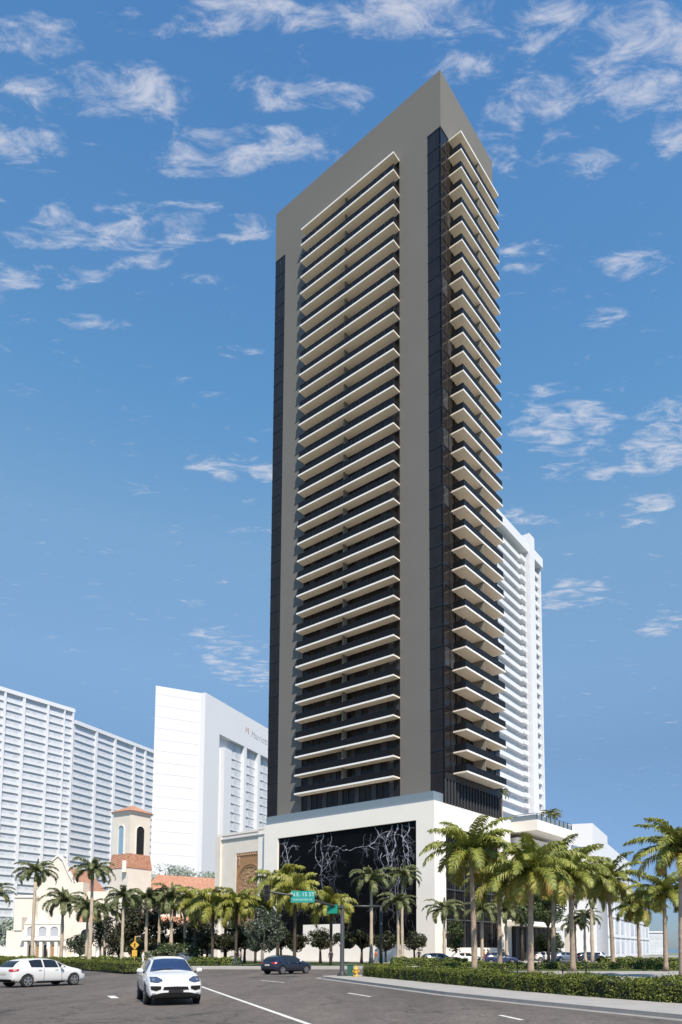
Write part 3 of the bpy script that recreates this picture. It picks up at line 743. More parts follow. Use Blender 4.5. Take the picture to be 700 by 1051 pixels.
text('M',3.4,'fadered','sign_emblem',pt,(cpt.x,cpt.y,77.6),(pi/2,0,sa),.03)
# pale tower right of the skyscraper
rt=empty('pale_balcony_tower',(24.0,180.7,0),0,'white pale high rise with stacked balconies directly right of the dark skyscraper','apartment tower')
p0=Vector((0,0)); p1=Vector((20.48,29.5)); t=(p1-p0).normalized(); nn=Vector((t.y,-t.x)); LL=(p1-p0).length; zt_=120.5
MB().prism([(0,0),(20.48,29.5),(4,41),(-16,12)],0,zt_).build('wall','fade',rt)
pq=MB().use('fade')
s1=LL*.70; s2=LL*.80
along(pq,s1,s2,.001,2.6,0,zt_+3.2); along(pq,LL-.6,LL-.01,.001,1.5,0,zt_+.1)
along(pq,0.01,LL-.02,.001,2.2,zt_-2.6,zt_+.3)
pq.build('pier','fade',rt)
for k in range(38):
    z=zt_-5.6-k*3.05
    if z<4: break
    rb=MB(); gl=MB()
    along(rb,.3,LL-.7,.002,.8,z-.3,z+.05); along(rb,.3,LL-.7,.801,.93,z-.3,z+.95)
    along(rb,s1-3.6,s1-.5,.931,1.6,z-.3,z+.95)
    along(gl,.5,LL-.8,.0,.03,z+.1,z+2.5)
    rb.build('balcony_row','fade',rt); gl.build('window_row','fadewin',rt)
# pale low-rise right
lr=empty('pale_lowrise',(42.7,150,0),0,'pale stepped low building at the right behind the palms','building')
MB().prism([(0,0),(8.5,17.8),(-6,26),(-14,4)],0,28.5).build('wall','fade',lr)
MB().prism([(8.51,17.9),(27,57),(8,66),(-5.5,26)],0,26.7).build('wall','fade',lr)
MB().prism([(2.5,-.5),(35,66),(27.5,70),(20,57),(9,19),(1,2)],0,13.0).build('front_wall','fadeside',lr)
p0=Vector((2.5,-.5)); p1=Vector((35,66)); t=(p1-p0).normalized(); nn=Vector((t.y,-t.x)); LL=(p1-p0).length
for k in range(9):
    for z in (1.0,5.4,9.6):
        if (k+int(z))%4!=0: q=MB(); along(q,2+k*8,2+k*8+R.uniform(3.5,5.5),.002,.08,z,z+2.6); q.build('window','fadewin',lr)
q=MB().use('fade')
for k in range(10): along(q,.5+k*8,1.3+k*8,.002,.12,0,13.2)
for z in (4.4,8.7,12.7): along(q,.2,LL-.2,.121,.22,z,z+.4)
q.build('pilasters',None,lr)
gb=empty('glass_block',(80.5,231,0),0,'small distant grey glass block low on the right','building')
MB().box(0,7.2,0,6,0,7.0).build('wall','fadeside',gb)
for i in range(5):
    for z in (.6,2.6,4.7): MB().box(.3+i*1.38,1.45+i*1.38,-.05,-.002,z,z+1.7).build('window','fadewin',gb)
MB().box(-.2,7.4,-.3,6.1,7.001,7.5).build('roof_slab','fade',gb)
# pale facade behind the porte cochere
gp=empty('glazed_pavilion',(30,152,0),0,'pale green glazed pavilion low behind the entrance palms','building')
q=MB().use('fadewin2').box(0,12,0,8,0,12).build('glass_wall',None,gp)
q=MB()
for i in range(9): q.box(.1+i*1.45,.25+i*1.45,-.12,-.002,0,12)
for z in (3,6,9,12): q.box(0,12,-.2,-.121,z,z+.15)
q.build('mullions','fade',gp)

# ---------------------------------------------------------------- plants
def frond(m,base,az,el,ln,droop,n=24,lw=.55,cols=('royal',),twist=.0,wid=.05,hang=.35):
    """arching rachis with leaflets on both sides"""
    rr=R
    pts=[];p=Vector(base);e=el;st=ln/n
    for i in range(n+1):
        pts.append(p.copy()); d=Vector((cos(az)*cos(e),sin(az)*cos(e),sin(e))); p=p+d*st; e-=droop/n*(.5+1.1*i/n)
    m.use(cols[0])
    for i in range(n):
        d=(pts[i+1]-pts[i]).normalized(); sd_=d.cross(Vector((0,0,1)));
        if sd_.length<.05: sd_=Vector((-sin(az),cos(az),0))
        sd_.normalize(); up=sd_.cross(d)
        w0=.045*(1-i/n)+.012
        m.face([pts[i]-sd_*w0,pts[i]+sd_*w0,pts[i+1]+sd_*w0*.9,pts[i+1]-sd_*w0*.9])
        if i<2: continue
        s=i/n; l=lw*(sin(pi*min(1,(s*.93+.10)))**.55)
        for sg in (-1,1):
            for sub in (0,.5):
                b=pts[i]+(pts[i+1]-pts[i])*sub
                ll=l*rr.uniform(.8,1.1); v=(sd_*sg*.85+d*.55+up*rr.uniform(-.25,.35)).normalized()
                mid=b+v*ll*.55; end=b+v*ll*.95+Vector((0,0,-ll*hang*rr.uniform(.6,1.4)))
                wv=d*wid
                m.use(cols[0] if len(cols)==1 or rr.random()>.12 else cols[1])
                m.face([b-wv*.6,b+wv*.6,mid+wv,mid-wv]); m.face([mid-wv,mid+wv,end])
def palm(kind,seed,h,label,scale=1):
    global R
    R=random.Random(seed)
    root=empty(kind+'_palm',(0,0,0),0,label,'palm tree')
    tr=MB(); cr=MB()
    if kind=='royal':
        ht=h-1.15; n=10; bx=R.uniform(-.12,.12)
        tr.use('barkp').tube([(bx*sin(i/n*3),0,ht*i/n) for i in range(n+1)],[.20-.06*i/n+(.07 if i==0 else 0)+.02*sin(i*2) for i in range(n+1)],10)
        tr.build('trunk',None,root)
        MB().tube([(0,0,ht),(0,0,ht+.3),(0,0,ht+.8),(0,0,ht+1.2)],[.19,.2,.15,.07],10).build('crownshaft','shaft',root)
        top=Vector((0,0,ht+1.1))
        N=18
        for k in range(N):
            az=k*2.399+R.uniform(-.15,.15); f=k/(N-1); el=1.25-1.15*f+R.uniform(-.08,.08)
            frond(cr,top,az,el,R.uniform(2.75,3.2),1.9+.6*f,26,.52,('royal',),wid=.055,hang=.38)
        # spear
        frond(cr,top,R.uniform(0,6),1.5,1.7,.3,12,.25,('royal',))
    elif kind=='coconut':
        n=14; lean=R.uniform(-.9,.9); la=R.uniform(0,6.28)
        P=[(cos(la)*lean*(i/n)**1.7,sin(la)*lean*(i/n)**1.7,h*i/n) for i in range(n+1)]
        tr.use('bark').tube(P,[.21-.08*i/n+(.1 if i==0 else 0)+(.015 if i%2 else 0) for i in range(n+1)],10)
        tr.build('trunk',None,root); top=Vector(P[-1])
        N=28
        for k in range(N):
            az=k*2.399+R.uniform(-.25,.25); f=k/(N-1); el=1.3-1.65*f+R.uniform(-.12,.12)
            cols=('coco','yell') if f<.75 else (('yell','dry') if R.random()<.6 else ('dry','yell'))
            frond(cr,top+Vector((0,0,.1)),az,el,R.uniform(3.7,4.5)*(1 if f<.8 else .75),1.4+.55*f,32,.74,cols,wid=.06,hang=.5)
        cn=MB()
        for k in range(9):
            a=k*.9; c=top+Vector((cos(a)*.28,sin(a)*.28,-.25-R.uniform(0,.2))); cn.tube([c+Vector((0,0,-.13)),c+Vector((0,0,-.06)),c+Vector((0,0,.06)),c+Vector((0,0,.13))],[.03,.11,.11,.03],7)
        cn.build('coconuts','shaft',root)
    else: # yellow palm
        n=8; ht=h-.2
        tr.use('barkd').tube([(0,0,ht*i/n) for i in range(n+1)],[.15]*9,8); tr.build('trunk',None,root); top=Vector((0,0,ht))
        N=22
        for k in range(N):
            az=k*2.399+R.uniform(-.3,.3); f=k/(N-1); el=1.35-1.5*f+R.uniform(-.1,.1)
            frond(cr,top,az,el,R.uniform(2.7,3.4),1.7+.5*f,22,.7,('yell','coco') if R.random()<.6 or f>.7 else ('coco','yell'),wid=.055,hang=.7)
    cr.build('fronds',None,root)
    for o in root.children: o.scale=(1,1,1)
    return root
protos={}
def place_palm(kind,var,x,y,h,label,group,sc=None,rz=0,z=0):
    """h: height of the crown base in the picture; the copy is scaled to it"""
    key=(kind,var); H0={'royal':(9.0,6.6,11.0),'coconut':(8.6,7.4,10.0),'yellow':(7.2,6.2,8)}[kind][var]
    if key not in protos:
        protos[key]=palm(kind,100+len(protos)*7,H0,label); o=protos[key]
    else: o=copytree(protos[key])
    s=h/H0 if sc is None else sc
    o.location=(x,y,z); o.rotation_euler=(0,0,rz)
    wd=1 if sc is None else sc
    o.scale=(1.12*(.5+.5*s) if sc is None else sc,)*2+(s if sc is None else sc,)
    o['label']=label; o['group']=group
    return o
GL='royal palms along the left street'
def pp(kind,var,px,py,Y,label,group,rz,dz=0,sc=None,z=0):
    x,y,zz=A(px,py,Y); return place_palm(kind,var,x,y,zz+dz,label,group,sc,rz,z)
pp('royal',0,-7,918,92,'royal palm cut by the left edge of the picture',GL,0)
pp('royal',2,37,895,86,'tall royal palm second from the left in front of the cream church screen',GL,1.1)
pp('royal',1,65,925,98,'short slim royal palm between the two tall left palms',GL,2.0)
pp('royal',2,95,893,82,'tallest royal palm of the left pair, trunk beside the white pillars',GL,3.1)
pp('royal',1,90,933,92,'shorter royal palm tucked under the crown of the tallest left palm',GL,4.3)
pp('royal',0,127,921,84,'royal palm just right of the bell tower base with pale trunk',GL,5.0)
pp('royal',0,152,922,88,'royal palm before the dark tree under the orange nave roof start',GL,.4)
pp('royal',1,177,921,89,'royal palm in front of the middle of the orange nave roof',GL,1.6)
pp('royal',1,190,930,96,'small royal palm half hidden between two others below the orange roof',GL,2.9)
pp('yellow',0,201,925,88,'yellow green palm near the right end of the orange nave roof','yellow green palms before the annex and podium',1)
pp('yellow',1,219,928,84,'yellow green palm at the left edge of the cream annex','yellow green palms before the annex and podium',3)
pp('yellow',0,243,926,84,'green palm with dark trunk in front of the carved stone panel','yellow green palms before the annex and podium',4.4)
pp('yellow',0,303,913,79,'yellow palm behind the large green street sign','yellow green palms before the annex and podium',.2)
pp('yellow',1,286,908,88,'green palm rising behind the grey green tree','yellow green palms before the annex and podium',5.2)
pp('yellow',1,340,928,82,'yellow palm behind the small green street sign','yellow green palms before the annex and podium',2.3)
GR='royal palms before the black marble wall'
pp('royal',0,381,903,88,'royal palm with pale trunk left of centre before the black marble',GR,1.9)
pp('royal',2,413,899,94,'royal palm set back at the right edge of the black marble',GR,.7)
pp('royal',0,408,926,82,'nearer royal palm low before the right edge of the black marble',GR,2.6)
GS='small royal palms before the podium right face'
pp('royal',1,456,934,88,'small royal palm casting its shadow on the white podium corner',GS,.9)
pp('royal',1,494,935,90,'small royal palm before the middle of the podium window wall',GS,2.2)
pp('royal',1,519,935,92,'small royal palm before the white pier with three black discs',GS,3.8)
pp('royal',1,600,942,98,'small royal palm between the entrance canopy and the pale lowrise',GS,5.4)
pp('royal',1,590,948,100,'small royal palm half hidden beside the entrance column',GS,1.2)
GC='large coconut palms on the right verge'
pp('coconut',0,486,878,55.6,'large coconut palm leftmost of the right row, before the podium windows',GC,0)
pp('coconut',1,543,896,53.6,'large coconut palm left of the entrance canopy with bent trunk',GC,1.9)
pp('coconut',1,586,900,62.6,'large coconut palm at the right end of the entrance canopy',GC,4.1)
pp('coconut',0,627,905,76,'coconut palm with leaning trunk before the pale lowrise',GC,5.3)
pp('coconut',2,696,872,44,'tallest coconut palm at the right edge of the picture',GC,2.5)
pp('coconut',0,681,918,62.7,'lower coconut palm beside the tallest one at the right edge',GC,.6)
pp('coconut',0,566,893,70,'coconut palm crown tucked between the two middle palms of the right row',GC,2.9)
pp('coconut',1,512,905,74,'coconut palm behind the leftmost pair of the right row',GC,3.6)
pp('coconut',1,655,932,84,'small coconut palm low between the lowrise and the right edge palms',GC,4.6)
pp('yellow',0,263,930,90,'green palm behind the grey green tree on its left','yellow green palms before the annex and podium',3.7)
pp('royal',1,109,935,100,'small royal palm between the tall pair and the bell tower palm',GL,1.3)
pp('royal',0,164,926,96,'royal palm set back between two others below the nave roof',GL,2.2)
pp('yellow',1,232,930,97,'yellow green palm behind the others before the annex wall','yellow green palms before the annex and podium',.9)
pp('royal',1,607,918,92,'palm crown squeezed between two large coconut palms',GC,0)
q=pp('royal',1,577,838,116,'dark green palm standing on the projecting roof terrace','palms planted on the terraces',.3,sc=.62,z=22.7); 
x,y=B(-1.5,32)[:2]; q.location=(x,y,22.6); q.scale=(.85,.85,.5)
q=pp('royal',1,523,818,113,'palm on the podium roof beside the tower foot','palms planted on the terraces',2,sc=.5,z=22.6)
x,y=B(.7,18.2)[:2]; q.location=(x,y,22.61); q.scale=(.6,.6,.72)
q=pp('royal',1,590,838,116,'smaller dark palm at the outer end of the roof terrace','palms planted on the terraces',.3,sc=.62,z=22.7)
x,y=B(-3.0,30.3)[:2]; q.location=(x,y,22.6); q.scale=(.6,.6,.36)

def leafcloud(m,c,rx,ry,rz,n,size,mats,rnd,clump=26):
    cs=[]
    for k in range(clump):
        while True:
            v=Vector((rnd.uniform(-1,1),rnd.uniform(-1,1),rnd.uniform(-1,1)))
            if .25<v.length<1: break
        cs.append((v.x*rx*.8,v.y*ry*.8,v.z*rz*.8,rnd.uniform(.22,.42)))
    for k in range(n):
        a=cs[rnd.randrange(clump)]
        while True:
            d=Vector((rnd.uniform(-1,1),rnd.uniform(-1,1),rnd.uniform(-1,1)))
            if d.length<1: break
        d=d.normalized()*(d.length**.4)
        p=Vector((c[0]+a[0]+d.x*a[3]*rx,c[1]+a[1]+d.y*a[3]*ry,c[2]+a[2]+d.z*a[3]*rz))
        nrm=(d+Vector((rnd.uniform(-.8,.8),rnd.uniform(-.8,.8),rnd.uniform(-.4,1)))).normalized()
        t1=nrm.orthogonal().normalized(); t2=nrm.cross(t1); an_=rnd.uniform(0,pi); u=(t1*cos(an_)+t2*sin(an_))*size*rnd.uniform(.6,1.2); v=nrm.cross(u)*.55
        m.use(mats[0] if len(mats)==1 or rnd.random()>.1 else mats[1])
        m.face([p-u,p+v,p+u,p-v])
def tree(name,x,y,z0,htrunk,rx,rz,mats,barkm,label,group,seed,n=2600,size=.16,cat='tree'):
    rnd=random.Random(seed); r=empty(name,(x,y,z0),rnd.uniform(0,6),label,cat,group)
    t=MB(); t.tube([(0,0,0),(.05,0,htrunk*.5),(0,.05,htrunk)],[.14+rx*.03,.11+rx*.02,.09+rx*.015],8)
    for k in range(6):
        a=k*1.05+rnd.uniform(-.3,.3); l=rx*.75
        t.tube([(0,0,htrunk*rnd.uniform(.75,1)),(cos(a)*l*.4,sin(a)*l*.4,htrunk+rz*.35),(cos(a)*l*.8,sin(a)*l*.8,htrunk+rz*rnd.uniform(.7,1.3))],[.06+rx*.012,.05,.02],6)
    t.build('trunk',barkm,r)
    c=MB(); leafcloud(c,(0,0,htrunk+rz*.8),rx,rx,rz,n,size,mats,rnd); c.build('crown',None,r)
    return r
proto_t={}
GT='small dark street trees before the tower'
def small_tree(px,Y,h,rx,label,v=0,mats=('leaf','leafm')):
    x,y,_=A(px,980,Y)
    if v not in proto_t:
        o=tree('street_tree',x,y,.1,1.9,2.0,1.35,mats,'barkd',label,GT,40+v,2800,.15); proto_t[v]=o
    else: o=copytree(proto_t[v])
    o.location=(x,y,.1); o.scale=(rx/2.0,rx/2.0,h/4.4); o.rotation_euler=(0,0,px*.37); o['label']=label; o['group']=GT
    return o
for i,(px,Y,h,rx,l) in enumerate([(213,92,4.2,2.1,'small dark round tree at the foot of the cream annex left corner'),(232,95,4.0,1.9,'small dark tree behind the walking person on the lawn'),
    (251,93,4.4,2.1,'small dark tree below the carved stone panel'),(288,96,4.7,2.2,'small dark tree behind the roof of the navy car'),(303,92,4.2,1.7,'small dark tree right of the navy car roof'),
    (329,92,4.5,2.1,'small round dark tree left of the signal pole before white base wall'),(371,91,4.5,2.1,'small round dark tree between the two signal poles'),(396,97,4.4,2.0,'small dark tree just right of the second signal pole'),
    (425,95,4.2,1.8,'small dark tree at the right end of the black marble'),(196,94,3.6,1.7,'small dark tree right of the flowering shrub'),(207,100,5.2,2.4,'taller dark tree behind the yellow green palm pair'),(244,101,5.6,2.5,'taller dark tree below the carved panel, set back'),(352,97,4.3,2.0,'small dark tree directly behind the front signal pole')]):
    small_tree(px,Y,h,rx,l,i%3)
def bigtree(name,px,Y,ht,rx,rz,mats,barkm,label,seed,n,size,group=None,z0=.1):
    x,y,_=A(px,980,Y); return tree(name,x,y,z0,ht,rx,rz,mats,barkm,label,group,seed,n,size)
bigtree('olive_tree',270,77,1.8,2.2,2.6,('leafg','leafm'),'barkg','tall grey green tree left of the large street sign',61,6500,.15)
bigtree('broadleaf_tree',140,100,2.4,3.6,4.0,('leaf','leafg'),'barkd','large dark tree in front of the church tower base',62,7500,.18)
bigtree('broadleaf_tree',146,96,.8,3.0,1.6,('leaf','leafm'),'barkd','low dark tree behind the yellow warning sign',63,4500,.16)
bigtree('broadleaf_tree',172,100,2.0,3.2,2.4,('leaf','leafm'),'barkd','dark tree behind the royal palms below the nave roof',64,4500,.18)
bigtree('broadleaf_tree',122,98,1.2,2.6,2.8,('leaf','leafg'),'barkd','dark bushy tree left of the warning sign',73,4200,.17)
bigtree('broadleaf_tree',200,103,2.2,3.0,2.6,('leaf','leafm'),'barkd','dark tree under the right end of the nave roof',74,4200,.18)
bigtree('broadleaf_tree',82,100,1.0,1.8,2.0,('leafg','leafm'),'barkg','small leafy tree beside the white pillars',65,2600,.15)
bigtree('broadleaf_tree',103,102,2.4,1.7,2.6,('leafg','leaf'),'barkg','grey green tree behind the tall palm pair',71,2600,.15)
bigtree('flowering_shrub',185,88,.3,3.0,1.35,('leafm','flower'),'barkg','broad shrub flecked with white flowers behind the white suv',66,6500,.13)
bigtree('flowering_shrub',163,89,.3,2.0,1.1,('leafm','flower'),'barkg','smaller white flecked shrub beside the warning sign',67,3500,.13)
bigtree('entrance_tree',536,106,6.2,3.4,3.0,('leafm','leafg'),'barkd','large green tree above the left end of the entrance canopy',68,6500,.18)
bigtree('entrance_tree',566,114,.8,2.6,2.1,('leafm','leaf'),'barkd','leafy tree under the right part of the entrance canopy',69,5000,.17)
bigtree('entrance_tree',563,108,6.2,3.8,2.8,('leafm','leafg'),'barkd','tall green tree crown above the right part of the entrance canopy',70,6500,.19)
bigtree('entrance_tree',468,95,2.0,1.5,2.2,('leafm','leafg'),'barkd','slender leafy tree before the podium window wall',72,2400,.15)
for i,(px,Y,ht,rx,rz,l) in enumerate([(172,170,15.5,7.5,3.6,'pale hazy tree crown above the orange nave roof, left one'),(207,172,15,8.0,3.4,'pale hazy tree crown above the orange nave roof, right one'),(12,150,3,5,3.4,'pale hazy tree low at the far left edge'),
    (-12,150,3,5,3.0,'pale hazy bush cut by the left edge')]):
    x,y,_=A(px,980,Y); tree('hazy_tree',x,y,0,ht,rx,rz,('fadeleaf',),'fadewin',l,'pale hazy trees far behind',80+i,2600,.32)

# hedges: leaf covered clipped boxes following a line
def hedge(name,line_,w,h,z0,label,seed,dens,size,m='hedge',group='clipped hedges'):
    rnd=random.Random(seed); r=empty(name,(line_[0][0],line_[0][1],z0),0,label,'hedge',group); ox,oy=line_[0]
    core=MB(); lf=MB()
    for i in range(len(line_)-1):
        a=Vector(line_[i])-Vector((ox,oy)); b=Vector(line_[i+1])-Vector((ox,oy)); L_=(b-a).length; t=(b-a)/L_; n=Vector((-t.y,t.x))
        q=.93*w/2
        core.prism([tuple(a-n*q),tuple(b-n*q),tuple(b+n*q),tuple(a+n*q)],0,h*.9)  # solid near-black core stands in for the shade inside the hedge
        cnt=int(L_*(w+2*h)*dens)
        for k in range(cnt):
            s=rnd.uniform(0,L_); f=rnd.uniform(0,w+2*h)
            bump=.05*sin(s*2.1+i)+.05*sin(s*5.3+1)+.04*sin(s*.7); 
            if f<h: o_,z=-w/2-bump*.8,f
            elif f<h+w: o_,z=-w/2+(f-h),h+bump*1.3
            else: o_,z=w/2,f-h-w
            o_+=rnd.uniform(-.07,.07); z=max(.03,z+rnd.uniform(-.08,.08)+(.12*rnd.random() if rnd.random()<.06 else 0))
            p=a+t*s+n*o_; p=Vector((p.x,p.y,z))
            nrm=Vector((n.x*(-1 if f<h else 1 if f>h+w else 0)+rnd.uniform(-.8,.8),n.y*(-1 if f<h else 1 if f>h+w else 0)+rnd.uniform(-.8,.8),rnd.uniform(-.3,1.1))).normalized()
            t1=nrm.orthogonal().normalized(); t2=nrm.cross(t1); an_=rnd.uniform(0,pi); u=(t1*cos(an_)+t2*sin(an_))*size*rnd.uniform(.6,1.25); v=nrm.cross(u)*.6
            lf.face([p-u,p+v,p+u,p-v])
        if i in (0,len(line_)-2):
            for k in range(int(w*h*dens*1.6)):
                e_=a if i==0 else b; sg_=-1 if i==0 else 1
                p2=e_+n*rnd.uniform(-w/2,w/2)+t*sg_*rnd.uniform(-.02,.1); p=Vector((p2.x,p2.y,rnd.uniform(.03,h)))
                nrm=Vector((t.x*sg_+rnd.uniform(-.8,.8),t.y*sg_+rnd.uniform(-.8,.8),rnd.uniform(-.3,1))).normalized()
                t1=nrm.orthogonal().normalized(); t2=nrm.cross(t1); an_=rnd.uniform(0,pi); u=(t1*cos(an_)+t2*sin(an_))*size*rnd.uniform(.6,1.25); v=nrm.cross(u)*.6
                lf.face([p-u,p+v,p+u,p-v])
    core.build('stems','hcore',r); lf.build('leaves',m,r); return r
def mid(pl,d): return off(pl,d)
Hl=mid(H,-.75)
ext=(Hl[-1][0]+(Hl[-1][0]-Hl[-2][0])*3,Hl[-1][1]+(Hl[-1][1]-Hl[-2][1])*3)
hedge('hedge',Hl+[ext],1.35,.66,.13,'long foreground hedge along the right sidewalk',1,520,.048)
hedge('hedge',[(4.6,66.5),(30,65.0),(62,64.2)],1.3,.52,.12,'second long hedge behind the light side street',2,160,.08,'hedge2')
hedge('hedge',[(0.0,77.2),(8.2,78.4)],1.2,.8,.1,'short hedge in front of the parked grey blue car',3,160,.08,'hedge2')
hedge('hedge',[(24,83.3),(75,83)],1.2,.75,.12,'thin distant hedge before the pale lowrise',4,90,.1,'hedge2')
Mh=[(x-.4,y+1.0) for x,y in ME]
hedge('hedge',[Mh[0],Mh[1],Mh[2],Mh[3],(Mh[4][0]-.7,Mh[4][1])],1.5,.72,.14,'curved hedge on the left median behind the white hatchback',5,210,.06)
hedge('hedge',[(-95,84.5),(-46,84.5),(-18,84.5)],1.4,.8,.1,'straight low hedge along the church lawn',6,90,.1,'hedge2')
hedge('hedge',[(-27,79.2),(-19,79.0)],1.2,.55,.1,'short bright green hedge left of the walking person',7,160,.08,'hedge2')

# ---------------------------------------------------------------- street furniture
# traffic signal with mast arm
px,py=G(351,1003.5); sg=empty('traffic_signal_pole',(px,py,.13),0,'dark mast arm signal pole carrying green street signs at the island tip','signal pole')
hp=A(351,929,py)[2]-.13
MB().tube([(0,0,0),(0,0,.25),(0,0,.26),(0,0,hp)],[.24,.24,.16,.13],12).build('pole','pole',sg)
MB().tube([(0,0,0.0),(0,0,.1)],.34,12).build('base_plate','pole',sg)
Ya=py-3.5
e1=A(268,914,py-4); arm_end=(e1[0]-px,-4,e1[2]-.13)
zt_=hp-.25
MB().tube([(0,0,zt_),(arm_end[0]*.5,arm_end[1]*.5,zt_+(arm_end[2]-zt_)*.6+.1),arm_end],[.10,.08,.05],8).build('mast_arm','pole',sg)
sgn=empty  # (sign boards are built flat at the arm)
p1_=A(311,920.5,py-2.4)
bd=MB().box(-.78,.78,-.02,.02,-.38,.38).build('street_sign','signl',sg); bd.location=(p1_[0]-px,-2.55,p1_[2]-.13)
text('N.E. 15 ST',.36,'white','lettering',bd,(0,-.024,.14),(pi/2,0,0),.003); text('N BAYSHORE DR',.17,'white','lettering',bd,(0,-.024,-.2),(pi/2,0,0),.003)
for s_ in (-.5,.5): MB().box(s_-.02,s_+.02,-.0,.05,.381,.6).build('bracket','pole',bd)
p2_=A(341,933,py-.5)
bd2=MB().box(-.36,.36,-.02,.02,-.3,.3).build('street_sign','sign',sg); bd2.location=(p2_[0]-px,-.45,p2_[2]-.13)
MB().tube([(.36,.0,.1),(.75,.4,.1)],.035,6).build('bracket','pole',bd2)
# signal head hanging at the arm, seen dark between palms
for fx in (.93,):
    hd=MB(); x=arm_end[0]*fx; y=arm_end[1]*fx; z=zt_+(arm_end[2]-zt_)*fx
    hd.box(x-.17,x+.17,y-.16,y+.1,z-.55,z+.45); ho=bevel(hd.build('signal_head','black',sg),.03)
    for k in range(3): MB().tube([(x,y-.17,z+.27-k*.32),(x,y-.161,z+.27-k*.32)],.11,12).build('lens','plastic',ho)
# second pole
px2,py2=G(391,991); s2=empty('traffic_signal_pole',(px2,py2,.13),0,'second dark signal pole behind the hedge with straight arm','signal pole')
hp2=A(391,929,py2)[2]-.13
MB().tube([(0,0,0),(0,0,hp2)],[.2,.16],12).build('pole','pole',s2)
ax=A(355,932,py2)[0]-px2
MB().tube([(0,0,hp2-.15),(ax,-.5,hp2-.15)],[.15,.12],8).build('mast_arm','pole',s2)
MB().tube([(ax*.3,-.15,hp2-.25),(ax*.35,-.17,hp2-.7),(ax*.4,-.2,hp2-.8)],.05,6).build('camera_bracket','pole',s2)
# utility box and hydrant
x,y=G(359.5,1003.6); ub=empty('utility_box',(x,y,.13),0,'dark green utility cabinet at the foot of the signal pole','utility box')
bevel(boxo('cabinet',(-.2,.2,-.2,.2,0,.72),'box',ub),.03); bevel(boxo('lid',(-.23,.23,-.23,.23,.721,.79),'box',ub),.02)
boxo('handle',(.1,.14,-.225,-.201,.3,.45),'black',ub)
x,y=G(363.8+1.5,1004.6); hy=empty('fire_hydrant',(x,y,.13),0,'yellow fire hydrant on the sidewalk beside the green box','hydrant')
MB().tube([(0,0,0),(0,0,.06),(0,0,.07),(0,0,.45),(0,0,.47),(0,0,.5),(0,0,.52),(0,0,.62),(0,0,.69)],[.19,.19,.13,.13,.17,.17,.14,.11,.04],14).build('barrel','yel',hy)
MB().tube([(0,0,.69),(0,0,.76)],.035,6).build('operating_nut','yel',hy)
MB().tube([(-.24,0,.36),(.24,0,.36)],.065,10).build('side_outlets','yel',hy)
MB().tube([(0,0,.33),(0,-.22,.33)],.085,10).build('front_outlet','yel',hy)
# yellow warning sign
x,y=G(138,993); y=70-3; x=A(138,985,y)[0]
ws=empty('warning_sign',(x,y,.14),0,'yellow diamond pedestrian warning sign with square plate in the left median','road sign')
MB().tube([(0,0,0),(0,0,3.0)],.035,8).build('post','yel',ws)
zc2=A(138,970,y)[2]-.14; d_=.42
dm=MB(); dm.face([(-d_,-.05,zc2),(0,-.05,zc2-d_),(d_,-.05,zc2),(0,-.05,zc2+d_)]); dm.face([(-d_,-.045,zc2),(0,-.045,zc2+d_),(d_,-.045,zc2),(0,-.045,zc2-d_)]); dmo=dm.build('diamond_plate','yel',ws)
pg=MB(); pg.tube([(0,-.06,zc2+.2),(0,-.06,zc2+.13)],.05,8); pg.tube([(0,-.06,zc2+.12),(0,-.06,zc2-.05)],.05,6); pg.tube([(0,-.06,zc2-.03),(-.09,-.06,zc2-.22)],.025,6); pg.tube([(0,-.06,zc2-.03),(.08,-.06,zc2-.22)],.025,6); pg.tube([(-.1,-.06,zc2),(0,-.06,zc2+.1),(.1,-.06,zc2+.02)],.02,6)
pg.build('pedestrian_symbol','black',dmo)
bevel(boxo('plate',(-.24,.24,-.06,-.036,zc2-1.05,zc2-.46),'yel',ws),.02)
# thin posts on the right verge
pb=None
for k,(px,py_) in enumerate(((577.7,1001.5),(601.7,1003),(531,998.5),(553,1000.5))):
    x,y=G(px,py_)
    if pb is None:
        pb=empty('bollard',(x,y,.0),0,'','bollard','thin black posts on the right verge')
        MB().tube([(0,0,0),(0,0,.95)],.055,8).build('post','black',pb); MB().tube([(0,0,.95),(0,0,1.02)],[.07,.03],8).build('cap','black',pb); o=pb
    else: o=copytree(pb); o.location=(x,y,0)
    o['label']=['thin black post just left of the middle coconut trunk foot','rightmost thin black post behind the hedge','leftmost thin black post behind the foreground hedge','thin black post beside the bent coconut trunk'][k]

